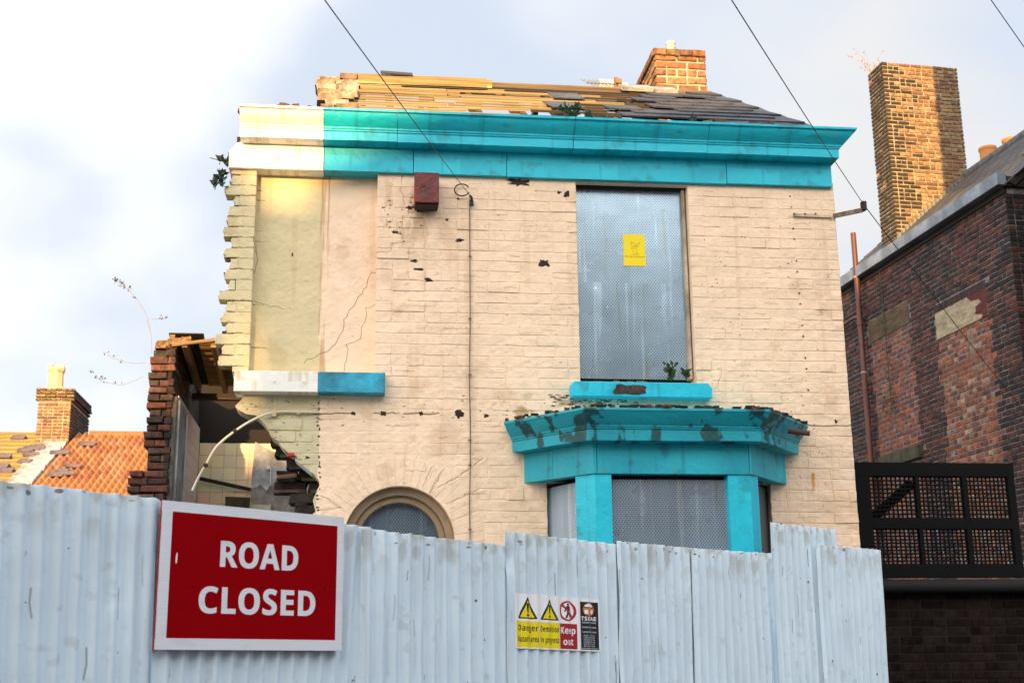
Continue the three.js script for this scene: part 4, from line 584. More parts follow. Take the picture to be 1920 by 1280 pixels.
  layBricks({ ...cf, spans: () => [[0, dp]], color: ct(true), frame: new THREE.Matrix4().makeBasis(new THREE.Vector3(0, 0, 1), new THREE.Vector3(0, 1, 0), new THREE.Vector3(-1, 0, 0)).setPosition(xc, 0, zc - dp), limit: 80, show: (u) => u > 0.2 });
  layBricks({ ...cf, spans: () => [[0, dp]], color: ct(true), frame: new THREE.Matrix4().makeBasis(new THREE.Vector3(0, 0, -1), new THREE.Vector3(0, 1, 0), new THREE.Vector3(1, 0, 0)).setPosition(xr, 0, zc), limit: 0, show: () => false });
  const lead = grainy(rgb(0.36, 0.34, 0.29), {}, 3, 0.006);
  for (let i = 0; i < 19; i++) { const x = xc + i * wd / 19, y = top + 0.06 + x * Math.tan(pt); mesh('stepped_flashing', box2(x, x + wd / 19 + 0.05, y - 0.06, y + 0.1, zc + 0.008, zc + 0.018), lead, ch); }
  b.userData.top = undefined; delete b.userData.top;
  // dead grass stalks on the chimney's corner
  { const P = O.clone().addScaledVector(ex, xc + 0.05).addScaledVector(ez, zc - 0.5).setY(yt); const g = [], lf = []; for (let i = 0; i < 22; i++) { const a = rr(0, 6.28), l = rr(0.15, 0.6), e = [Math.cos(a) * l * 0.6 - 0.16 * l, l * rr(0.4, 1), Math.sin(a) * l * 0.3]; g.push(tube([[0, 0, 0], [e[0] * 0.4, e[1] * 0.6, e[2] * 0.4], e], 0.003, 5, 4)); const s = new THREE.SphereGeometry(0.013, 6, 5); s.scale(0.8, rr(1.2, 2.4), 0.8); s.rotateZ(rr(-0.8, 0.8)); s.translate(...e); lf.push(s); }
    const t = thing('dead_weed', 'dry reddish weed stalks on top corner of the tall chimney', 'weed', [P.x, P.y, P.z]); mesh('stem', mergeGeometries(g), M({ color: rgb(0.5, 0.3, 0.22) }), t); mesh('seed_head', mergeGeometries(lf), M({ color: rgb(0.3, 0.2, 0.15) }), t); }
  // drainpipe
  { const off = -0.13, q = (px, py) => { const [u, v] = Wl(px, py, off); return O.clone().addScaledVector(ex, off).addScaledVector(ez, u).setY(v); };
    const a = q(1632, 865), t0 = q(1599, 437), base = O.clone().addScaledVector(ex, off).addScaledVector(ez, Wl(1617, 650, off)[0]);
    const d = thing('drainpipe', 'rust red cast iron drainpipe rising past the eaves of the brick building', 'drainpipe', [base.x, 0, base.z], turn), pm = M({ color: rgb(0.2, 0.055, 0.04), roughness: 0.5, map: repeated(G_COARSE, 2) });
    const ys = [437, 520, 575, 607, 648, 699, 730, 865].map((y) => Wl(1600 + (y - 437) * 0.075, y, off)[1]);
    const [y0, , , , , , , y1] = ys; mesh('pipe', cyl([0, 2.2, 0], [0, y0, 0], 0.045, 0.045, 16), pm, d);
    ys.slice(1, 7).forEach((y, i) => { mesh('pipe_clip', cyl([0, y - 0.012, 0], [0, y + 0.012, 0], 0.054, 0.054, 16), i % 2 ? pm : M({ color: rgb(0.35, 0.3, 0.28) }), d); mesh('pipe_bracket', box2(0, 0.13, y - 0.01, y + 0.01, -0.02, 0.02), pm, d); });
    mesh('pipe_collar', cyl([0, ys[3] - 0.03, 0], [0, ys[3] + 0.05, 0], 0.058, 0.058, 16), pm, d); mesh('branch_pipe', tube([[0, ys[3] + 0.1, 0], [0, ys[3] + 0.14, -0.1], [0, ys[3] + 0.13, -0.9]], 0.035, 16, 10), pm, d); }
  // hanging creeper on the wall between pipe and first bricked-up window
  { const lf = [], st = []; for (let i = 0; i < 150; i++) { const t = Math.pow(rnd(), 0.7), px = 1652 + t * 22 + rr(-6, 8), py = 512 + t * 230; const [u, v] = Wl(px, py); lf.push(leafQuad(-rr(0.02, 0.07), v, u, rr(0.02, 0.05))); } for (let i = 0; i < 70; i++) { const [u, v] = Wl(1672 + rr(-14, 14), 760 + rr(-14, 16)); lf.push(leafQuad(-rr(0.02, 0.1), v, u, rr(0.03, 0.06))); }
    const t = thing('creeper', 'thin green creeper trailing down the first bricked-up window', 'creeper', [C.x, 0, C.z], turn); const [u0, v0] = Wl(1652, 508), [u1, v1] = Wl(1674, 755); mesh('stem', tube([[-0.03, v0, u0], [-0.04, (v0 + v1) / 2, (u0 + u1) / 2 + 0.05], [-0.03, v1, u1]], 0.008, 20, 5), M({ color: rgb(0.06, 0.05, 0.03) }), t); mesh('foliage', mergeGeometries(lf), leafMat(rgb(0.05, 0.075, 0.02)), t); }
  // a chimney of a further building showing over the ridge
  { const P = far(1862, 310, 26), c = thing('chimney_stack', 'orange lit brick stack with a round clay pot beyond the brick building roof', 'chimney', [P.x, 0, P.z], 0.1);
    const y = P.y; layBricks({ parent: c, v0: y - 1.5, v1: y + 0.05, course: 0.078, spans: () => [[-0.35, 0.35]], wb: -0.1, wf: () => rr(0, 0.008), color: () => pick([[0.42, 0.16, 0.07], [0.36, 0.13, 0.06]]).map((v) => v * rr(0.8, 1.2)), mat: brickMat, limit: 40, show: (u, v) => v > y - 0.3 });
    layBricks({ parent: c, v0: y - 1.5, v1: y + 0.05, course: 0.078, spans: () => [[0, 1.5]], wb: -0.1, wf: () => rr(0, 0.008), color: () => [0.36, 0.13, 0.06].map((v) => v * rr(0.8, 1.2)), mat: brickMat, limit: 40, frame: new THREE.Matrix4().makeBasis(new THREE.Vector3(0, 0, 1), new THREE.Vector3(0, 1, 0), new THREE.Vector3(-1, 0, 0)).setPosition(-0.35, 0, -1.5), show: (u, v) => v > y - 0.3 });
    mesh('core', box2(-0.34, 0.34, 0, y + 0.04, -1.5, -0.02), rawMortar, c);
    const pot = new THREE.LatheGeometry([[0.19, 0], [0.2, 0.03], [0.185, 0.06], [0.185, 0.42], [0.205, 0.44], [0.205, 0.5], [0.17, 0.5], [0.165, 0]].map(([r, h]) => new THREE.Vector2(r, h)), 24); pot.translate(0.12, y + 0.05, -0.3); mesh('chimney_pot', pot, M({ color: rgb(0.5, 0.2, 0.06) }), c);
    const Q = far(1897, 272, 27), c2 = thing('chimney_stack', 'orange clay pot and stack farther right behind the slate ridge', 'chimney', [Q.x, 0, Q.z], 0.1); const pot2 = new THREE.LatheGeometry([[0.19, 0], [0.185, 0.06], [0.185, 0.42], [0.205, 0.44], [0.205, 0.5], [0.17, 0.5]].map(([r, h]) => new THREE.Vector2(r, h)), 24); pot2.translate(0, Q.y - 0.35, 0); mesh('chimney_pot', pot2, M({ color: rgb(0.5, 0.2, 0.06) }), c2); mesh('stack', box2(-0.4, 0.4, 0, Q.y - 0.35, -0.4, 0.4), rawBrick, c2); }
}

/* ------------------------------------------------ yard wall and iron grille between house and brick building */
{
  const z = -2.6, g = (px, py, dz = 0) => F(px, py, z + dz), [xl] = g(1600, 880), [xr] = g(1897, 868), yt = g(1750, 868)[1], yb = g(1750, 1083)[1], ym = g(1750, 982)[1];
  const iron = new THREE.MeshPhysicalMaterial({ color: rgb(0.01, 0.01, 0.011), roughness: 0.9, specularIntensity: 0.25 });
  const t = thing('security_grille', 'black iron lattice grille above the dark yard wall', 'grille', [0, 0, 0]);
  const fr = (x0, x1, y0, y1, n = 'frame_bar') => mesh(n, box2(x0, x1, y0, y1, z - 0.03, z + 0.03, 0.004), iron, t);
  fr(xl, xr, yt - 0.13, yt); fr(xl, xr, yb, yb + 0.12); const cx = [[1628, 1712], [1720, 1800], [1810, 1885]].map(([a, b]) => [g(a, 880)[0], g(b, 880)[0]]);
  fr(xl, cx[0][0], yb + 0.12, yt - 0.13); fr(cx[0][1], cx[1][0], yb + 0.12, yt - 0.13); fr(cx[1][1], cx[2][0], yb + 0.12, yt - 0.13); fr(cx[2][1], xr, yb + 0.12, yt - 0.13);
  for (const [a, b] of cx) { fr(a, b, ym - 0.05, ym + 0.05);
    for (const [y0, y1] of [[ym + 0.05, yt - 0.13], [yb + 0.12, ym - 0.05]]) { const n = 10, m = 10; for (let i = 0; i <= n; i++) { const x = a + (b - a) * i / n; mesh('lattice_bar', box2(x - 0.007, x + 0.007, y0, y1, z - 0.012, z - 0.002), iron, t); } for (let i = 0; i <= m; i++) { const y = y0 + (y1 - y0) * i / m; mesh('lattice_bar', box2(a, b, y - 0.007, y + 0.007, z - 0.002, z + 0.008), iron, t); } } }
  { const [a, c] = g(1632, 975, -0.05), [e, f2] = g(1710, 905, -0.05); mesh('brace', beam([a, c, z - 0.05], [e, f2, z - 0.05], 0.03, 0.09), iron, t); }
  const w = thing('yard_wall', 'near-black brick wall under the iron grille at the right, deep shade put into its colour', 'wall'), X = 9.5;
  layBricks({ parent: w, v0: 0.3, v1: yb - 0.01, course: 0.078, spans: () => [[xl, X]], joint: 0.012, wb: -0.12, wf: () => rr(0, 0.008), color: () => { const k = rr(0.5, 1.5); return [0.035 * k, 0.022 * k, 0.02 * k]; }, mat: shadeBrick, frame: new THREE.Matrix4().makeTranslation(0, 0, z - 0.032), limit: 150, show: (u, v) => v > 1.5 && u > 3.9 && u < 5.7 });  // brick colours kept near-black to stand in for deep shade
  mesh('wall_core', box2(xl, X, 0, yb - 0.012, z - 0.3, z - 0.034), shadeMat, w); mesh('coping_pipe', cyl([xl, yb - 0.08, z + 0.06], [xr + 0.6, yb - 0.08, z + 0.06], 0.06, 0.06, 16), M({ color: rgb(0.01, 0.01, 0.011), roughness: 0.8 }), w);
  // coil of razor wire behind the grille
  const pts = []; for (let i = 0; i < 200; i++) { const a = i * 0.5; pts.push(new THREE.Vector3(xl + 0.2 + i * 0.0125, yb + 0.36 + Math.sin(a) * 0.22, z - 0.7 + Math.cos(a) * 0.22)); }
  solo('razor_wire', tube(pts, 0.006, 900, 4), M({ color: rgb(0.5, 0.53, 0.58), metalness: 0.6, roughness: 0.4 }), 'coiled steel razor wire seen through the grille', 'razor wire');
}

/* ------------------------------------------------ houses far behind at the left */
{
  const turn = -5 * D2R, B = far(130, 832, 28), n = new THREE.Vector3(0, 0, 1), Zr = -22;
  const [rx, ry] = F(200, 817, -22.6), pitch = 27 * D2R;
  const tl = thing('tiled_house', 'far house with bright orange clay tile roof at the left', 'house'), sh = thing('stripped_house', 'far house at the left edge with yellow roof battens laid bare', 'house');
  const zr = -22.6, cs = Math.cos(pitch), sn = Math.sin(pitch), P = (x, s, h = 0) => [x, ry - s * sn + h * cs, zr + s * cs + h * sn];
  const xpt = F(95, 850, -22)[0];
  const onR = (px, py) => { const nn = new THREE.Vector3(0, cs, sn), p = hit(px, py, new THREE.Vector3(0, ry, zr), nn); return [p.x, (ry - p.y) / sn]; };
  const L0 = onR(110, 838), L1 = onR(52, 905), edge = (s) => L0[0] + (L1[0] - L0[0]) * (s - L0[1]) / (L1[1] - L0[1]);
  const deck = grainy(rgb(0.12, 0.06, 0.03));
  mesh('roof_deck', slab([[-12, 0], [-3.2, 0], [-3.2, ry - 1.95], [-9.4, ry - 1.95], [-9.4, 0]].slice(1), zr + 0.5, zr + 3.6), grainy(rgb(0.3, 0.14, 0.09)), tl);
  const tg = []; for (let k = 0; k < 3; k++) { const g = new THREE.CylinderGeometry(0.07, 0.075, 0.36, 6, 1, false, 0, Math.PI); g.rotateY(-Math.PI / 2 + Math.PI / 2); const m = metreUV(g); m.rotateX(Math.PI / 2 - 0); m.rotateZ(Math.PI / 2 * 0); tg.push(m); }
  const half = () => { const t = new TB(), N = 6, w = 0.155, l = 0.36; for (let i = 0; i < N; i++) { const f = (q) => [(q / N - 0.5) * w, 0.042 * Math.sin(q / N * Math.PI * 1.6) + 0.012], a = f(i), b = f(i + 1); t.quad([a[0], a[1], l / 2], [b[0], b[1], l / 2], [b[0], b[1] - 0.014, -l / 2], [a[0], a[1] - 0.014, -l / 2], [a[0], 0], [b[0], 0], [b[0], l], [a[0], l]); t.quad([a[0], a[1] - 0.016, l / 2], [b[0], b[1] - 0.016, l / 2], [b[0], b[1], l / 2], [a[0], a[1], l / 2], [0, 0], [0, 0], [0, 0], [0, 0]); } return t.geo(); };
  const tileG = half(), tileM = [0, 1, 2, 3, 4].map((i) => M({ color: rgb(...[[0.84, 0.33, 0.1], [0.74, 0.26, 0.08], [0.9, 0.4, 0.14], [0.66, 0.23, 0.09], [0.86, 0.42, 0.2]][i]), map: repeated(G_COARSE, 3), roughness: 0.9 }));
  const RM = new THREE.Matrix4().makeBasis(new THREE.Vector3(1, 0, 0), new THREE.Vector3(0, cs, sn), new THREE.Vector3(0, -sn, cs)), q = new THREE.Quaternion().setFromRotationMatrix(RM), roof = group('roof', tl); let cnt = 0; const rest = [];
  for (let i = 0; i < 15; i++) { const s = 0.12 + i * 0.3; for (let x = edge(s) + 0.1; x < -3.6; x += 0.152) { const p = P(x, s, 0.03); if (x < -5.05 && s < 3.4 && cnt < 298) { const o = mesh('tile', tileG, pick(tileM), roof); o.position.set(...p); o.quaternion.copy(q); cnt++; } else { const g = tileG.clone(); g.applyMatrix4(RM); g.translate(...p); rest.push(g); } } }
  if (rest.length) mesh('tiles', mergeGeometries(rest), tileM[0], roof).userData.kind = 'stuff';
  { const g = new THREE.BoxGeometry(9, 0.05, 4.8); g.applyMatrix4(RM); g.translate(...P(edge(1.5) + 4.55 + 0.3, 2.4, -0.02)); mesh('roof_underlay', g, deck, roof); }
  for (let x = onR(165, 820)[0]; x < -3.4; x += 0.42) mesh('ridge_tile', cyl([x, ry + 0.02, zr], [x + 0.41, ry + 0.02, zr], 0.1, 0.1, 8), tileM[1], roof);
  // white coping strip and slipped slates between the two roofs
  for (let i = 0; i < 9; i++) { const s = 0.5 + i * 0.42; const g = lump(0.5, 0.06, 0.46, 0.1); g.rotateY(rr(-0.1, 0.1)); g.applyMatrix4(RM); g.translate(...P(edge(s) - 0.12, s, 0.06)); mesh('verge_mortar', g, grainy(rgb(0.72, 0.69, 0.63), {}, 1, 0.02), roof); }
  for (let i = 0; i < 14; i++) { const s = rr(0.5, 3.4), g = lump(rr(0.25, 0.42), 0.03, rr(0.15, 0.26), 0.08); g.rotateY(rr(-0.4, 0.4)); g.applyMatrix4(RM); g.translate(...P(edge(s) + (i < 8 ? rr(-0.7, -0.35) : rr(0.15, 0.7)), s, 0.1)); mesh('loose_slate', g, grainy(rgb(0.24, 0.17, 0.17)), roof); }
  // the stripped roof: battens over boards
  const rf = group('roof', sh); { const g = new THREE.BoxGeometry(5, 0.04, 4.6); g.applyMatrix4(RM); g.translate(...P(edge(1.5) - 2.9, 2.3, -0.03)); mesh('roof_boards', g, woodMat(rgb(0.3, 0.22, 0.12)), rf); }
  for (let i = 0; i < 15; i++) { const s = 0.04 + i * 0.3, x1 = edge(s) - 0.35; mesh('batten', beam(P(x1 - 4.5, s, 0.04), P(x1, s, 0.04), 0.12, 0.07, [0, cs, sn]), woodMat(rgb(0.68, 0.5, 0.16)), rf); }
  for (let i = 0; i < 5; i++) { const g = lump(0.3, 0.03, 0.26, 0.1); g.applyMatrix4(RM); const s = [0.5, 1.9, 2.6, 2.9, 3.3][i]; g.translate(...P(onR([5, 8, 20, 35, 12][i], 860)[0], s, 0.1)); mesh('loose_slate', g, grainy(rgb(0.24, 0.17, 0.17)), rf); }
  mesh('wall', box2(-18, -9.45, 0, ry - 1.97, zr + 0.5, zr + 3.6), grainy(rgb(0.3, 0.14, 0.09)), sh);
  // chimney standing on the party line
  const ch = group('chimney', tl), zc = -21.9, [xl] = F(69, 780, zc), [xr] = F(131, 780, zc), yb = F(100, 835, zc)[1] - 0.4, yt = F(100, 728, zc)[1], wd = xr - xl, dp = 2.1;
  const cc = () => pick([[0.42, 0.2, 0.09], [0.46, 0.26, 0.12], [0.36, 0.16, 0.08], [0.5, 0.3, 0.15], [0.26, 0.14, 0.08]]).map((v) => v * rr(0.8, 1.2)), ccShaded = () => [0.09, 0.05, 0.045].map((v) => v * rr(0.6, 1.5));  // side face gets far darker bricks: its shade is put into the colour
  mesh('mortar_bed', box2(xl + 0.015, xr - 0.015, yb, yt, zc - dp, zc - 0.01), grainy(rgb(0.66, 0.52, 0.33)), ch);
  const ob = { parent: ch, v0: yb, v1: yt - 0.3, course: 0.078, len: 0.23, joint: 0.026, wb: -0.012, wf: () => rr(0.004, 0.012), ch: 0.006, jit: 0.004, mat: brickMat }, R90 = (x, z) => new THREE.Matrix4().makeBasis(new THREE.Vector3(0, 0, -1), new THREE.Vector3(0, 1, 0), new THREE.Vector3(1, 0, 0)).setPosition(x, 0, z);
  layBricks({ ...ob, spans: () => [[0, wd]], color: cc, frame: new THREE.Matrix4().makeTranslation(xl, 0, zc), limit: 120 }); layBricks({ ...ob, spans: () => [[0, dp]], color: ccShaded, frame: R90(xr, zc), limit: 90 });
  layBricks({ ...ob, v0: yt - 0.3, v1: yt, spans: () => [[-0.06, wd + 0.06]], wb: -0.1, wf: (u, v) => (v < yt - 0.24 ? 0.03 : v < yt - 0.16 ? 0.07 : 0.05), color: cc, frame: new THREE.Matrix4().makeTranslation(xl, 0, zc), limit: 40 }); layBricks({ ...ob, v0: yt - 0.3, v1: yt, spans: () => [[0, dp]], wb: -0.1, wf: (u, v) => (v < yt - 0.24 ? 0.03 : v < yt - 0.16 ? 0.07 : 0.05), color: ccShaded, frame: R90(xr, zc + 0.02), limit: 40 });
  const pr = [[0.2, 0], [0.2, 0.1], [0.165, 0.14], [0.155, 0.5], [0.185, 0.54], [0.185, 0.6], [0.13, 0.6], [0.13, 0]].map(([r, y]) => new THREE.Vector2(r * 1.12, y * 0.92)), pot = new THREE.LatheGeometry(pr, 8); const [px] = F(103, 705, zc - 0.3); pot.rotateY(0.4); pot.translate(px, yt - 0.01, zc - 0.35); const pm = mesh('chimney_pot', pot, M({ color: rgb(0.6, 0.46, 0.25), flatShading: true }), ch, 'pale octagonal crown-topped chimney pot');
  const cr = []; for (let k = 0; k < 8; k++) { const a = k / 8 * 6.283 + 0.4, g = boxG(0.07, 0.1, 0.05); g.rotateY(-a); g.translate(px + Math.cos(a) * 0.17, yt + 0.58, zc - 0.35 + Math.sin(a) * 0.17); cr.push(g); } mesh('pot_crown', mergeGeometries(cr), M({ color: rgb(0.7, 0.58, 0.36) }), ch);
}

/* ------------------------------------------------ corrugated hoarding across the road */
const FA = (46.0155 - 6.7306) * D2R, FU = new THREE.Vector3(Math.cos(FA), 0, -Math.sin(FA)), FNn = new THREE.Vector3(Math.sin(FA), 0, Math.cos(FA)), FD = 4.5, FO = new THREE.Vector3(0, 0, CZ).addScaledVector(FNn, -FD);
const H = (px, py, w = 0) => { const p = hit(px, py, FO.clone().addScaledVector(FNn, w), FNn).sub(FO); return [p.dot(FU), p.y]; };
const COR = 0.0762;
{
  const fence = thing('hoarding', 'long hoarding of white painted corrugated metal sheets closing the road', 'hoarding', [FO.x, 0, FO.z], FA);
  const sheetTex = (sd) => { const c = canvas(384, 768), x = c.getContext('2d'); pix(c, (i, j) => { const u = i / 384, v = j / 768; const n = fbm(u * 5 + sd, v * 9, 5), s = smooth(0.6, 0.78, fbm(u * 34 + sd, v * 3.2, 4)), d = smooth(0.66, 0.8, fbm(u * 18 + sd * 2, v * 30 + 3, 5)), top = smooth(0.14, 0, v) * smooth(0.42, 0.66, fbm(u * 22 + sd, v * 20, 4)); const k = [0.87, 0.945, 1.0].map((w, q) => w * (0.95 + n * 0.08) * (1 - s * 0.05 - d * [0.06, 0.07, 0.08][q] - top * [0.12, 0.15, 0.19][q])); return k.map((w) => clamp(w) * 255); });
    for (let i = 0; i < 15; i++) { x.fillStyle = rnd() < 0.4 ? '#14161a' : '#4a4a4c'; x.beginPath(); const r = rr(0.6, 2.1); x.ellipse(rr(10, 374), rr(60, 700), r, r * rr(1, 1.6), 0, 0, 7); x.fill(); }
    for (let i = 0; i < 20; i++) { const a = rr(0, 384), b = rr(0, 700), l = rr(4, 60); x.strokeStyle = `rgba(60,58,58,${rr(0.25, 0.7)})`; x.lineWidth = rr(0.5, 1.6); x.beginPath(); x.moveTo(a, b); x.lineTo(a + rr(-1, 1), b + l * 0.5); x.lineTo(a + rr(-2, 2), b + l); x.stroke(); }
    for (let i = 0; i < 12; i++) { x.fillStyle = `rgba(70,58,46,${rr(0.3, 0.7)})`; x.beginPath(); x.ellipse(rr(0, 384), rr(0, 26), rr(1, 5), rr(1, 5), 0, 0, 7); x.fill(); }
    return asTex(c, true, THREE.ClampToEdgeWrapping); };
  const dents = (n, w, h, top) => Array.from({ length: n }, () => ({ u: rr(0, w), v: top - rr(0.1, 1.2), r: rr(0.01, 0.026), d: rr(-0.006, 0.014), s: rr(0.4, 1) }));
  // each sheet: photographed top corners, foot lean, ripple phase and how far it stands proud
  const sheets = [
    ['far', [-330, 862], [302, 936], [-300, 1280], [288, 1280], 0.0, 0.3], ['b', [292, 938], [700, 988], [282, 1280], [674, 1280], 0.012, 0.1], ['c', [680, 990], [951, 1023], [674, 1280], [957, 1280], 0.022, 0.5],
    ['d', [946, 995], [1164, 1021], [950, 1280], [1172, 1280], 0.032, 0.2], ['e', [1155, 1014], [1311, 1028], [1161, 1280], [1318, 1280], 0.043, 0.7], ['f', [1296, 1027], [1450, 1038], [1300, 1280], [1468, 1280], 0.053, 0.35], ['g', [1443, 979], [1569, 993], [1456, 1280], [1585, 1280], 0.063, 0.15], ['h', [1530, 1020], [1654, 1031], [1544, 1280], [1667, 1280], 0.08, 0.6]];
  sheets.forEach(([id, tl, tr, bl, br, off, ph], k) => {
    const A = H(...tl, off), B = H(...tr, off), C = H(...bl, off), D = H(...br, off), ext = (T, b) => T[0] + (b[0] - T[0]) * (T[1] - 0.04) / Math.max(0.2, T[1] - b[1]);
    const lb = A[0] + (ext(A, C) - A[0]) * 0.6, rb = B[0] + (ext(B, D) - B[0]) * 0.6, w = B[0] - A[0], nu = Math.max(24, Math.round(w / COR * 12)), nv = 40, yt = Math.max(A[1], B[1]);
    const dn = [...dents(k ? 14 : 26, w, 1, yt), ...(id === 'd' ? [{ u: 0.02, v: yt - 0.12, r: 0.05, d: 0.02, s: 1 }] : [])];
    const at = (i, j, back) => {
      const s = i / nu, t = j / nv, tt = Math.pow(t, 1.6), yT = A[1] + (B[1] - A[1]) * s + (vnoise(s * w * 25, k * 7) - 0.5) * 0.006, y = yT + (0.03 - yT) * tt, x0 = A[0] + (lb - A[0]) * (yT - y) / yT, x1 = B[0] + (rb - B[0]) * (yT - y) / yT, u = x0 + (x1 - x0) * s;
      let z = off + 0.0108 * Math.cos(2 * Math.PI * (s * w / COR + ph)) + (vnoise(u * 6 + k * 11, y * 2.4) - 0.5) * 0.012;
      z += (id === 'd' || id === 'e' ? 1 : 0.4) * 0.014 * smooth(0.05, 0, s * w) * (0.3 + vnoise(y * 4, k)) ;      // the free edge curls outwards
      for (const q of dn) { const e = Math.exp(-(((s * w - q.u) / q.r) ** 2 + ((y - q.v) / (q.r * q.s)) ** 2)); z -= q.d * e; }
      return [u, y, z - (back ? 0.0016 : 0)];
    };
    const pos = [], uv = [], idx = [], W = nu + 1, put = (b) => { for (let j = 0; j <= nv; j++) for (let i = 0; i <= nu; i++) { const p = at(i, j, b); pos.push(...p); uv.push(i / nu, 1 - (yt - p[1]) / 1.7); } };
    put(false); put(true); const N = W * (nv + 1);
    for (let j = 0; j < nv; j++) for (let i = 0; i < nu; i++) { const a = j * W + i, b = a + 1, c = a + W, d = c + 1; idx.push(a, c, b, b, c, d, N + a, N + b, N + c, N + b, N + d, N + c); }
    for (let i = 0; i < nu; i++) idx.push(i, i + 1, N + i, i + 1, N + i + 1, N + i);
    for (let j = 0; j < nv; j++) { const a = j * W, b = a + W; idx.push(a, N + a, b, b, N + a, N + b); const c = a + nu, d = c + W; idx.push(c, d, N + c, d, N + d, N + c); }
    const g = new THREE.BufferGeometry(); g.setAttribute('position', new THREE.Float32BufferAttribute(pos, 3)); g.setAttribute('uv', new THREE.Float32BufferAttribute(uv, 2)); g.setIndex(idx); g.computeVertexNormals();
    mesh('corrugated_sheet', g, M({ map: sheetTex(k * 13.7 + 2), roughness: 0.42, bumpMap: repeated(G_FINE_B, 3, 6), bumpScale: 0.0012 }), fence);
  });
  // safety notice pasted over the ripples of the fourth sheet
  const p0 = H(964, 1111, 0.04), p1 = H(1122, 1124, 0.04), p2 = H(961, 1215, 0.04), sd = sheets[3], A = H(...sd[1], sd[5]), B = H(...sd[2], sd[5]), w = B[0] - A[0], pw = p1[0] - p0[0], ph = (p0[1] - p2[1]);
  const c = canvas(1200, 800), x = c.getContext('2d'); x.fillStyle = '#f4f6fa'; x.fillRect(0, 0, 1200, 800);
  const tri = (cx, y0, y1, hw) => { x.lineJoin = 'round'; x.fillStyle = '#f2dc08'; x.strokeStyle = '#0c0c0e'; x.lineWidth = 20; x.beginPath(); x.moveTo(cx, y0); x.lineTo(cx + hw, y1); x.lineTo(cx - hw, y1); x.closePath(); x.fill(); x.stroke(); };
  const txt = (s, cx, y, size, col, mw, f = 'bold') => { x.fillStyle = col; x.font = `${f} ${size}px sans-serif`; x.textAlign = 'center'; const m = x.measureText(s).width; x.save(); x.translate(cx, y); if (mw) x.scale(mw / m, 1); x.fillText(s, 0, 0); x.restore(); };
  x.fillStyle = '#f2dc08'; x.fillRect(14, 400, 278, 380); x.fillRect(300, 400, 238, 380); tri(155, 60, 355, 96); tri(420, 70, 355, 92);
  x.fillStyle = '#0c0c0e'; for (const [cx, r] of [[155, 1], [420, 0.9]]) { x.beginPath(); x.moveTo(cx - 20 * r, 140); x.lineTo(cx + 20 * r, 140); x.lineTo(cx + 9 * r, 275); x.lineTo(cx - 9 * r, 275); x.fill(); x.beginPath(); x.arc(cx, 312, 19 * r, 0, 7); x.fill(); }
  txt('Danger', 155, 540, 120, '#0c0c0e', 226); txt('Hazard area', 155, 700, 120, '#0c0c0e', 250); txt('Demolition', 420, 540, 120, '#0c0c0e', 216); txt('in progress', 420, 700, 120, '#0c0c0e', 216);
  x.strokeStyle = '#b3151c'; x.lineWidth = 26; x.beginPath(); x.ellipse(650, 210, 88, 140, 0, 0, 7); x.stroke(); x.fillStyle = '#15161a'; x.beginPath(); x.arc(648, 112, 17, 0, 7); x.fill(); x.beginPath(); x.moveTo(630, 132); x.lineTo(668, 132); x.lineTo(690, 220); x.lineTo(678, 226); x.lineTo(664, 175); x.lineTo(670, 250); x.lineTo(692, 320); x.lineTo(672, 320); x.lineTo(652, 256); x.lineTo(634, 320); x.lineTo(614, 320); x.lineTo(634, 245); x.lineTo(632, 180); x.lineTo(618, 226); x.lineTo(606, 220); x.closePath(); x.fill(); x.beginPath(); x.moveTo(588, 120); x.lineTo(712, 305); x.stroke();
  x.fillStyle = '#a9121b'; x.fillRect(546, 400, 208, 380); txt('Keep', 650, 550, 140, '#f1f3f8', 184); txt('out', 655, 720, 140, '#f1f3f8', 130);
  x.fillStyle = '#0d1016'; x.fillRect(800, 50, 220, 730); x.fillStyle = '#e07f1a'; x.beginPath(); x.ellipse(910, 165, 68, 98, 0, 0, 7); x.fill(); x.fillStyle = '#f2f4f8'; x.beginPath(); x.ellipse(910, 110, 52, 34, 0, 0, 7); x.fill(); x.fillRect(856, 172, 36, 62); x.fillRect(930, 172, 34, 62); x.fillStyle = '#0d1016'; x.fillRect(848, 128, 124, 14);
  txt('TSDAE', 910, 335, 84, '#f2f4f8', 184); ['DEMOLITION', '•', 'DISMANTLING', '•', 'CONSTRUCTION'].forEach((s, i) => txt(s, 910, 378 + i * 36, 32, '#d5d9e2', s.length > 1 ? 170 : 0)); ['GAT. OFFICE', 'LOCK ROAD', 'HEATON GO', 'LIVERPOOL L24', '0151 427', '0151 494'].forEach((s, i) => txt(s, 910, 575 + i * 32, 29, '#c3c8d2', 140)); txt('tsdaedemolition', 910, 768, 27, '#d5d9e2', 190);
  x.strokeStyle = 'rgba(90,95,105,0.35)'; for (let i = 0; i < 14; i++) { x.lineWidth = rr(0.8, 2); const a = rr(0, 1180), b = rr(0, 800); x.beginPath(); x.moveTo(a, b); x.lineTo(a + rr(-10, 10), b + rr(20, 90)); x.stroke(); }
  const nu = 170, nv = 10, pos = [], uv = [], idx = []; let arc = [0]; const zz = (s, y) => sd[5] + 0.006 + 0.0048 * Math.cos(2 * Math.PI * (s / COR + sd[6])) + (vnoise((A[0] + s) * 6 + 33, y * 2.4) - 0.5) * 0.012 + 0.0022;
  for (let i = 1; i <= nu; i++) { const s0 = p0[0] - A[0] + pw * (i - 1) / nu, s1 = p0[0] - A[0] + pw * i / nu; arc.push(arc[i - 1] + Math.hypot(pw / nu, zz(s1, 1.9) - zz(s0, 1.9))); }
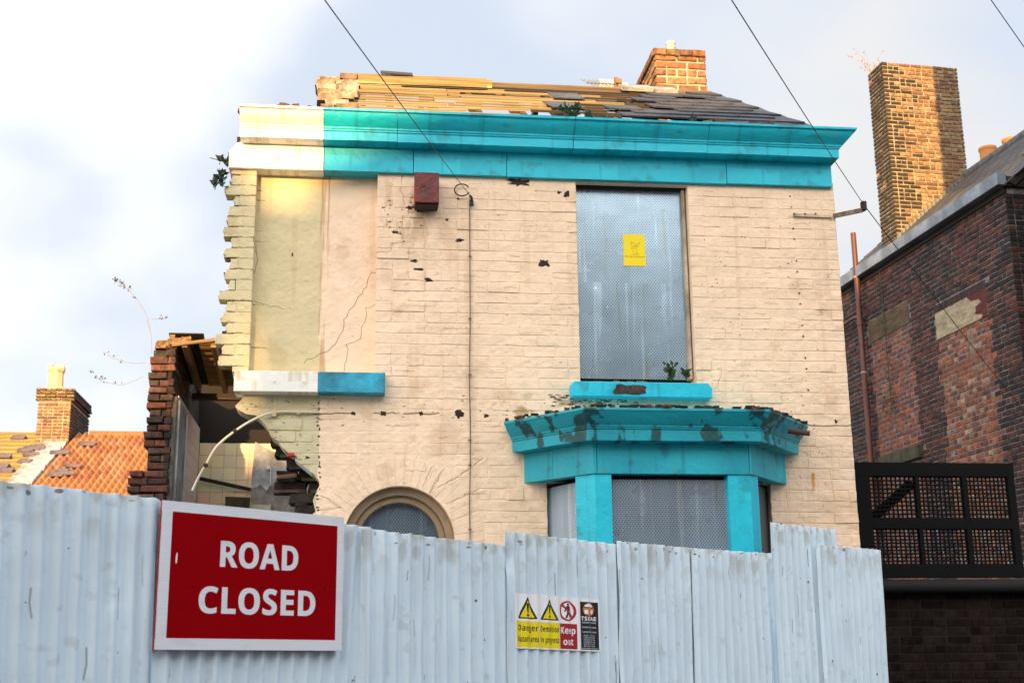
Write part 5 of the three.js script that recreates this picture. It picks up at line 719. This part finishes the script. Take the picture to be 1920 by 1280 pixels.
  for (let j = 0; j <= nv; j++) for (let i = 0; i <= nu; i++) { const u = p0[0] + pw * i / nu, y = p0[1] - ph * j / nv + (H(1122, 1124, 0.04)[1] - p0[1]) * i / nu; pos.push(u, y, zz(u - A[0], y) + 0.001); uv.push(arc[i] / arc[nu] * 0.868, 1 - j / nv); }
  for (let j = 0; j < nv; j++) for (let i = 0; i < nu; i++) { const a = j * (nu + 1) + i; idx.push(a, a + nu + 1, a + 1, a + 1, a + nu + 1, a + nu + 2); }
  const g = new THREE.BufferGeometry(); g.setAttribute('position', new THREE.Float32BufferAttribute(pos, 3)); g.setAttribute('uv', new THREE.Float32BufferAttribute(uv, 2)); g.setIndex(idx); g.computeVertexNormals();
  const o = solo('safety_notice', g, M({ map: asTex(c, true, THREE.ClampToEdgeWrapping), roughness: 0.7, side: THREE.DoubleSide }), 'white demolition safety notice with yellow warning triangles pasted on the corrugated hoarding', 'safety notice'); o.position.set(FO.x, 0, FO.z); o.rotation.y = FA;
}
{ // ROAD CLOSED board, fixed flat on the hoarding
  const off = 0.05, a = H(304, 937, off), b = H(645, 970, off), c0 = H(289, 1218, off), w = b[0] - a[0], h = a[1] - c0[1], s = thing('road_sign', 'red board lettered ROAD CLOSED with white border fixed on hoarding', 'sign', [FO.x, 0, FO.z], FA);
  const c = canvas(1536, Math.round(1536 * h / w)), x = c.getContext('2d'), CH = c.height; const to = (px, py) => { const [u, v] = H(px, py, off); return [(u - a[0]) / w * 1536, (a[1] - v) / h * CH]; };
  x.fillStyle = '#e6eaf3'; x.fillRect(0, 0, 1536, CH); const r0 = to(322, 961), r1 = to(629, 1200), rx0 = to(316, 1080)[0], rx1 = to(630, 1080)[0]; x.fillStyle = '#96000a'; x.fillRect(rx0 + 2, r0[1] - 10, rx1 - rx0, r1[1] - r0[1] + 10);
  const word = (t, x0, x1, yT, yB) => { x.fillStyle = '#e6eaf3'; x.font = 'bold 200px sans-serif'; x.textAlign = 'left'; const m = x.measureText(t), L = m.actualBoundingBoxLeft ?? 0, R = m.actualBoundingBoxRight ?? m.width, cap = x.measureText('D').actualBoundingBoxAscent || 146; x.save(); x.translate(x0, yB); x.scale((x1 - x0) / (R + L + 4), (yB - yT) / (cap + 4)); x.strokeStyle = '#e6eaf3'; x.lineWidth = 4; x.lineJoin = 'miter'; x.strokeText(t, L + 2, -2); x.fillText(t, L + 2, -2); x.restore(); };
  word('ROAD', to(412, 1045)[0], to(559, 1045)[0], to(480, 1018)[1], to(480, 1066)[1]); word('CLOSED', to(371, 1128)[0], to(591, 1128)[0], to(480, 1103)[1], to(480, 1152)[1]);
  pix(c, (i, j, R, G, B) => { const l = 0.97 + 0.05 * vnoise(i * 0.006, j * 0.45) - 0.03 * smooth(0.6, 0.8, fbm(i * 0.004, j * 0.012, 4)); return [R * l, G * l, B * l]; });
  const hole = (px, py, r) => { const [u, v] = to(px, py); x.fillStyle = '#3a070a'; x.beginPath(); x.arc(u, v, r, 0, 7); x.fill(); }; hole(360, 1099, 7); hole(489, 1102, 8); hole(609, 1103, 7); { const [u, v] = to(330, 1046); x.fillStyle = '#eceff5'; x.beginPath(); x.ellipse(u, v, 7, 38, 0.05, 0, 7); x.fill(); }
  mesh('sign_core', box2(a[0], b[0], c0[1], a[1], off - 0.012, off - 0.001, 0.001), M({ color: rgb(0.35, 0.02, 0.03) }), s);
  const g = new THREE.BoxGeometry(w - 0.001, h - 0.001, 0.002); g.translate((a[0] + b[0]) / 2, (a[1] + c0[1]) / 2, off); mesh('sign_face', g, new THREE.MeshPhysicalMaterial({ map: asTex(c, true, THREE.ClampToEdgeWrapping), roughness: 0.6, specularIntensity: 0.06 }), s);
  for (const [u, v] of [[0.12, 0.5], [0.88, 0.5]]) mesh('sign_bracket', box2(a[0] + w * u - 0.02, a[0] + w * u + 0.02, c0[1] + 0.05, a[1] - 0.05, 0.024, off - 0.0125), M({ color: rgb(0.3, 0.3, 0.32) }), s);
}

/* ------------------------------------------------ small things on the house front */
{ // alarm box
  const z = 0.17, [x0, y1] = F(778, 322, z), [x1, y0] = F(823, 380, z), t = thing('alarm_box', 'rusty red metal box under the turquoise frieze', 'box', [(x0 + x1) / 2, y0, 0]), w = x1 - x0, h = y1 - y0;
  const c = canvas(256, 384); pix(c, (i, j) => { const x = i / 256, y = j / 384, n = fbm(x * 6, y * 8, 5), m = smooth(0.54, 0.6, fbm(x * 3.2 + 1.2, y * 3.6 + 4, 4)), d = smooth(0.62, 0.7, fbm(x * 9 + 3, y * 10, 5)); let k = [0.40, 0.135, 0.13].map((v, q) => v + ([0.62, 0.17, 0.03][q] - v) * m); k = k.map((v, q) => v * (0.75 + n * 0.5) * (1 - d * 0.35) + d * [0.1, 0.09, 0.12][q]); return k.map((v) => clamp(v) * 255); });
  const m = M({ map: asTex(c, true, THREE.ClampToEdgeWrapping), roughness: 0.55, bumpMap: repeated(G_COARSE_B, 1), bumpScale: 0.006 }), g = slab([[-w / 2, 0], [w / 2, 0], [w / 2, h], [-w / 2, h]], 0.02, z, [], 0.004); wallUV(g, (x, y) => [x / w + 0.5, y / h]); mesh('cover', g, m, t); mesh('base_tray', box2(-w / 2 + 0.01, w / 2 - 0.01, 0.01, h - 0.01, 0.003, 0.02), darkMat, t); mesh('lock', cyl([-w * 0.18, h * 0.56, z], [-w * 0.18, h * 0.56, z + 0.006], 0.014, 0.014, 14), M({ color: rgb(0.16, 0.05, 0.035), metalness: 0.4 }), t);
  mesh('rim', box2(-w / 2 + 0.006, w / 2 - 0.006, -0.014, -0.001, 0.03, z - 0.02), M({ color: rgb(0.03, 0.012, 0.01) }), t);
}
{ // yellow poster on the window screen
  const z = -0.0995, [x0, y1] = F(1168, 439, z), [x1, y0] = F(1211, 499, z), c = canvas(360, 512), x = c.getContext('2d'); x.fillStyle = '#f4d800'; x.fillRect(0, 0, 360, 512); x.strokeStyle = '#7a5200'; x.fillStyle = '#7a5200'; x.lineWidth = 4; x.lineJoin = 'round';
  x.beginPath(); x.moveTo(132, 150); x.bezierCurveTo(150, 128, 178, 126, 190, 142); x.bezierCurveTo(196, 160, 180, 172, 186, 196); x.lineTo(270, 128); x.bezierCurveTo(262, 180, 236, 214, 214, 228); x.bezierCurveTo(206, 256, 218, 286, 246, 318); x.lineTo(206, 306); x.lineTo(190, 330); x.moveTo(132, 150); x.lineTo(116, 152); x.lineTo(134, 164); x.bezierCurveTo(150, 176, 142, 196, 136, 208); x.bezierCurveTo(134, 244, 152, 262, 166, 272); x.lineTo(160, 326); x.moveTo(186, 196); x.lineTo(206, 226); x.moveTo(148, 190); x.lineTo(180, 214); x.moveTo(152, 216); x.lineTo(186, 240); x.moveTo(120, 332); x.lineTo(250, 332); x.stroke(); x.lineWidth = 3; for (let i = 0; i < 5; i++) { x.beginPath(); x.moveTo(196 + i * 8, 190 - i * 6); x.lineTo(212 + i * 8, 212 - i * 8); x.stroke(); }
  x.beginPath(); x.arc(158, 150, 4, 0, 7); x.fill(); x.beginPath(); x.moveTo(134, 148); x.bezierCurveTo(120, 130, 130, 116, 146, 122); x.stroke(); x.font = 'bold 32px serif'; x.textAlign = 'center'; x.fillText('The City of Liverpool', 180, 372, 330);
  for (let i = 0; i < 9; i++) { x.fillStyle = 'rgba(90,70,0,0.5)'; x.fillRect(rr(0, 360), rr(440, 510), rr(2, 8), rr(1, 4)); }
  const g = new THREE.BoxGeometry(x1 - x0, y1 - y0, 0.0015); const o = solo('poster', g, M({ map: asTex(c, true, THREE.ClampToEdgeWrapping), roughness: 0.5 }), 'yellow notice with a brown bird emblem on the upstairs window screen', 'poster'); o.position.set((x0 + x1) / 2, (y0 + y1) / 2, z);
}
const wireM = M({ color: rgb(0.02, 0.022, 0.025), roughness: 0.6 });
{ // overhead service wires
  const [hx, hy] = F(881, 366, 0.06); const P1 = far(600, -12, 4.2), e1 = new THREE.Vector3(hx, hy, 0.06), sag = (a, b, s) => { const o = []; for (let i = 0; i <= 12; i++) { const t = i / 12, p = a.clone().lerp(b, t); p.y -= s * 4 * t * (1 - t); o.push(p); } return o; };
  const w1 = thing('overhead_wire', 'thin dark wire running down to the hook beside the rusty box', 'wire'); mesh('wire', tube(sag(e1, P1, 0.01), 0.0026, 40, 6), wireM, w1); const lp = []; for (let i = 0; i <= 18; i++) { const a = i / 18 * 5.4 + 0.4, q = F(866 + 14 * Math.cos(a), 356 + 11 * Math.sin(a), 0.03); lp.push([q[0], q[1], 0.03]); } mesh('wire_loop', tube(lp, 0.005, 40, 6), wireM, w1);
  mesh('hook', tube([[hx, hy, 0.06], [hx + 0.015, hy - 0.02, 0.05], [hx + 0.01, hy - 0.035, 0.02], [hx + 0.01, hy - 0.03, -0.01]], 0.009, 12, 8), wireM, w1); { const g = lump(0.028, 0.03, 0.03, 0.3); g.translate(hx + 0.018, hy - 0.04, 0.02); mesh('wire_clamp', g, wireM, w1); }
  const z = -0.05, bz = 0.05, [bx, by] = F(1620, 383, bz), e2 = new THREE.Vector3(bx, by, bz), P2 = far(1366, -10, 4.6), P3 = far(1925, 776, 15.2);
  const w2 = thing('overhead_wire', 'long wire passing the rusty bracket at the right corner and on to the brick building', 'wire'); mesh('wire', tube(sag(e2, P2, 0.012), 0.0026, 40, 6), wireM, w2); mesh('wire', tube(sag(e2, P3, 0.02), 0.0034, 40, 6), wireM, w2);
  const w3 = thing('overhead_wire', 'short stretch of wire crossing the top right corner of the sky', 'wire'); mesh('wire', tube([far(1848, -16, 7), far(1945, 122, 8)], 0.003, 10, 6), wireM, w3);
  // bracket
  const t = thing('wire_bracket', 'rusty iron strap and arm holding the wire off the right corner of the house', 'bracket'), rust = grainy(rgb(0.38, 0.27, 0.17), {}, 6, 0.004), [ax, ay] = F(1487, 403, 0.012), [cx, cy] = F(1560, 405, 0.012);
  mesh('strap', box2(ax, cx, ay - 0.012, ay + 0.012, 0.008, 0.018, 0.002), frontMatPlain, t); mesh('arm', beam([XR - 0.02, cy, 0.014], [bx - 0.01, by - 0.045, bz], 0.012, 0.035), rust, t); mesh('arm_end', box2(bx - 0.02, bx + 0.015, by - 0.05, by + 0.02, bz - 0.02, bz + 0.025, 0.004), grainy(rgb(0.09, 0.05, 0.04), {}, 6, 0.004), t); for (const px of [1490, 1510, 1530]) { const [u, v] = F(px, 402, 0.02); const g = new THREE.SphereGeometry(0.008, 8, 6); g.translate(u, v + 0.006, 0.018); mesh('rivet', g, rust, t); }
}
{ // thin cable down the front with its clips, and the stray conduit
  const xs = [370, 480, 597, 702, 790, 868, 945, 1012, 1080].map((y) => { const [x, v] = F(881, y, 0.018); return [x + rr(-0.003, 0.003), v, 0.016]; }); const t = thing('wall_cable', 'thin painted cable clipped straight down the middle of the house front', 'cable'); mesh('cable', tube(xs, 0.0048, 80, 6), grainy(rgb(0.55, 0.4, 0.26)), t);
  for (const y of [480, 597, 702, 825, 872, 992]) { const [x, v] = F(881, y, 0.018); mesh('cable_clip', boxG(0.022, 0.01, 0.014, x, v, 0.017, 0.002), grainy(rgb(0.35, 0.23, 0.14)), t); }
  const q = (px, py, z) => [...F(px, py, z), z], c = thing('conduit', 'bent cream conduit torn off the green brickwork and hanging over the tiled room', 'pipe'), pts = [q(600, 773, 0.02), q(560, 772, 0.022), q(515, 773, 0.025), q(480, 784, 0.06), q(440, 808, 0.1), q(405, 838, 0.12), q(385, 872, 0.12), q(368, 902, 0.1), q(360, 920, 0.1)]; mesh('tube', tube(pts, 0.0085, 90, 10), M({ color: rgb(0.62, 0.56, 0.43), roughness: 0.5 }), c); for (const i of [1, 4, 6]) { const a = new THREE.Vector3(...pts[i]); const g = new THREE.SphereGeometry(0.017, 10, 8); g.translate(a.x, a.y - (i === 1 ? 0.006 : 0), a.z); mesh('coupling', g, i === 1 ? M({ color: rgb(0.6, 0.5, 0.36) }) : rawBrick, c); } { const [x, y] = F(514, 776, 0.02); mesh('saddle_clip', boxG(0.03, 0.04, 0.03, x, y, 0.02, 0.004), frontMatPlain, c); }
}
{ // aerial on the ridge
  const z = -2.6, [x, y] = F(1156, 176, z), [, yt] = F(1156, 146, z), t = thing('television_aerial', 'small aerial with a white reflector on a rusty mast behind the ridge', 'aerial', [x, 0, z]), st = M({ color: rgb(0.25, 0.26, 0.28), metalness: 0.5, roughness: 0.5 }), wm = M({ color: rgb(0.7, 0.68, 0.6) });
  mesh('mast', cyl([0, 6.6, 0], [0, yt, 0], 0.02), grainy(rgb(0.5, 0.2, 0.06), {}, 4, 0.003), t); const h = yt - y; mesh('reflector', box2(-0.16, -0.02, y + h * 0.45, yt - 0.01, -0.03, -0.02), wm, t); mesh('reflector', box2(0.025, 0.12, y + h * 0.3, yt - 0.04, -0.03, -0.02), wm, t);
  const a = [-0.02, y + h * 0.55, 0.02], b = [-0.33, y + 0.01, 0.2]; mesh('boom', cyl(a, b, 0.008), st, t); for (let i = 0; i < 7; i++) { const p = [0, 1, 2].map((k) => a[k] + (b[k] - a[k]) * (0.15 + i * 0.135)); mesh('director', cyl([p[0] - 0.07, p[1] + 0.035, p[2]], [p[0] + 0.07, p[1] - 0.03, p[2]], 0.004), st, t); } mesh('clamp', boxG(0.06, 0.05, 0.05, 0.02, y + h * 0.72, 0.02, 0.005), grainy(rgb(0.4, 0.2, 0.08)), t);
}

/* ------------------------------------------------ weeds */
function weed(px, py, z, h, spread, n, ls, label, col = rgb(0.045, 0.075, 0.022), lean = 0, stems = 4, down = 0) {
  const [x, y] = F(px, py, z), t = thing('weed', label, 'weed', [x, y, z]), s = [], l = [];
  for (let i = 0; i < stems; i++) { const e = [rr(-spread, spread) + lean, h * rr(0.7, 1) * (down ? -1 : 1), rr(-0.3, 0.6) * spread]; s.push(tube([[0, 0, 0], [e[0] * 0.3, e[1] * 0.5, e[2] * 0.4], e], 0.0035, 6, 5)); for (let k = 0; k < n / stems; k++) { const q = 0.15 + 0.9 * rnd(), c = 0.012; l.push(leafQuad(e[0] * q * q * 0.8 + e[0] * 0.2 * q + rr(-c, c), e[1] * q + rr(-c, c), e[2] * q + rr(-c, c), ls * rr(0.6, 1.2))); } }
  mesh('stem', mergeGeometries(s), M({ color: rgb(0.08, 0.075, 0.03) }), t); mesh('foliage', mergeGeometries(l), leafMat(col), t);
}
weed(432, 312, -0.02, 0.06, 0.1, 40, 0.05, 'dark green weed sprouting from the torn left end under the white frieze', rgb(0.03, 0.055, 0.03), -0.08, 5); weed(420, 318, 0, 0.15, 0.05, 60, 0.05, 'drooping dark weed hanging beside the top of the broken pier', rgb(0.03, 0.055, 0.03), -0.03, 4, 1);
weed(1078, 228, 0.12, 0.13, 0.11, 110, 0.045, 'largest leafy weed growing in the roof gutter over the cornice', undefined, 0, 7); weed(1104, 229, 0.12, 0.08, 0.06, 36, 0.04, 'small weed close beside the largest gutter weed'); weed(1138, 230, 0.12, 0.06, 0.03, 18, 0.035, 'tiny bright sprig in the gutter below the aerial', rgb(0.08, 0.13, 0.03)); weed(1163, 231, 0.12, 0.06, 0.03, 16, 0.035, 'second tiny sprig in the gutter below the aerial mast', rgb(0.08, 0.13, 0.03)); weed(1301, 241, 0.12, 0.1, 0.05, 60, 0.035, 'upright weed in the gutter in front of the slates', undefined, 0, 4);
weed(1259, 714, 0.04, 0.11, 0.045, 70, 0.042, 'larger left weed on the upstairs window sill', undefined, 0, 5); weed(1287, 714, 0.03, 0.09, 0.03, 44, 0.038, 'smaller right weed on the upstairs window sill', undefined, 0, 3); weed(1320, 742, 0.01, 0.05, 0.02, 3, 0.015, 'dry twig at the right end of the upstairs window sill', rgb(0.12, 0.08, 0.05));
{ // wiry shoots growing out of the ruined wall
  const arcT = (pts, label, n) => { const P = pts.map(([x, y]) => { const q = F(x, y, -5.25); return new THREE.Vector3(q[0], q[1], -5.25); }), cv = new THREE.CatmullRomCurve3(P), o = P[0], t = thing('shoot', label, 'shoot', [o.x, o.y, o.z]), l = []; const rel = P.map((p) => p.clone().sub(o)); mesh('stem', tube(rel, 0.0032, 40, 5), M({ color: rgb(0.3, 0.24, 0.22) }), t); for (let i = 0; i < n; i++) { const q = 0.35 + 0.65 * Math.sqrt(rnd()), p = cv.getPoint(q).sub(o); l.push(leafQuad(p.x + rr(-0.03, 0.03), p.y + rr(-0.03, 0.03), rr(-0.03, 0.03), rr(0.018, 0.048))); } mesh('foliage', mergeGeometries(l), leafMat(rgb(0.12, 0.13, 0.12)), t); };
  arcT([[284, 662], [282, 625], [272, 588], [255, 560], [236, 540], [222, 532], [212, 524]], 'tall arching dry shoot curving left from top of ruined wall', 34); arcT([[268, 706], [250, 714], [228, 721], [205, 718], [186, 712], [176, 704]], 'low drooping shoot reaching left from the ruined wall', 16); arcT([[272, 680], [255, 681], [232, 678], [210, 670], [196, 660]], 'thin middle shoot reaching left from the ruined wall', 10); arcT([[281, 620], [275, 600], [290, 598], [307, 597]], 'short side twig on the tall arching shoot', 8);
}

/* ------------------------------------------------ the other side of the street, unseen behind the photographer: it is shaped to shade the front and shows in the steel screens */
{
  const bm = grainy(rgb(0.3, 0.17, 0.12), {}, 0.6), rm = grainy(rgb(0.12, 0.12, 0.13), {}, 0.6), gl = M({ color: rgb(0.05, 0.06, 0.08), roughness: 0.1 }), fm = M({ color: rgb(0.7, 0.7, 0.68) });
  const win = (p, x, y) => { mesh('window_frame', box2(x - 0.55, x + 0.55, y - 0.85, y + 0.85, 19.93, 19.99), fm, p); mesh('pane', box2(x - 0.48, x + 0.48, y - 0.78, y + 0.78, 19.9, 19.928), gl, p); };
  const a = thing('brick_house', 'unseen brick terrace house across the street, flank slanted along the sun', 'house'), plan = (o) => [[-18, 20 - o], [LXR + o, 20 - o], [LXR - 1.9 + o, 27 + o], [-18, 27 + o]]; mesh('wall', prismY(plan(0), 0, LTOP - 0.12), bm, a); mesh('roof', prismY(plan(0.1), LTOP - 0.119, LTOP), rm, a); for (let x = -16; x < -7; x += 2.6) { win(a, x, 2); win(a, x, 5.2); }  // unseen; right flank slanted along the sun to let light through the gap
  const g = thing('unseen_link_block', 'unseen brick block added between the houses across the street to close the foot of the sun gap', 'building'); mesh('wall', box2(LXR + 0.01, GXL - 0.01, 0, GTOP, 20.2, 26), bm, g);  // added block; its height sets the lower edge of the sun patch
  const c = thing('brick_house', 'brick house with sloping gable roof across the street', 'house'); mesh('wall', slab([[GXL, 0], [WXL - 0.01, 0], [WXL - 0.01, RY(WXL)], [GXL, RY(GXL)]], 20, 27), bm, c); mesh('roof', slab([[GXL - 0.05, RY(GXL)], [WXL - 0.012, RY(WXL) + 0.005], [WXL - 0.012, RY(WXL) + 0.15], [GXL - 0.05, RY(GXL) + 0.13]], 19.9, 27.1), rm, c); for (let x = GXL + 1.4; x < WXL - 0.8; x += 2.4) { win(c, x, 2); win(c, x, 5.2); }
  const d = thing('brick_warehouse', 'long brick warehouse across the street', 'building'); mesh('wall', box2(WXL, 5.4, 0, 12.4, 20, 30), bm, d); mesh('wall', box2(5.402, 22, 0, 11.6, 20, 30), bm, d); for (let x = 6.6; x < 20; x += 3) for (let y = 2; y < 11; y += 3.2) win(d, x, y); mesh('parapet', box2(5.402, 22.1, 11.602, 11.85, 19.9, 30.1), fm, d);  // unseen; left wing height set to shade the brick building at the right
  const e = thing('brick_building', 'taller brick building beside the dark red one, just out of the frame', 'building'); mesh('wall', box2(TBX, 18, 0, 15, -6, -0.5), bm, e); mesh('parapet', box2(TBX - 0.03, 18.1, 15.002, 15.3, -6.05, -0.4), fm, e); mesh('window_frame', box2(11, 12, 2, 4, -0.499, -0.47), fm, e); mesh('pane', box2(11.08, 11.92, 2.08, 3.92, -0.469, -0.46), gl, e);
}

renderer.render(scene, camera);
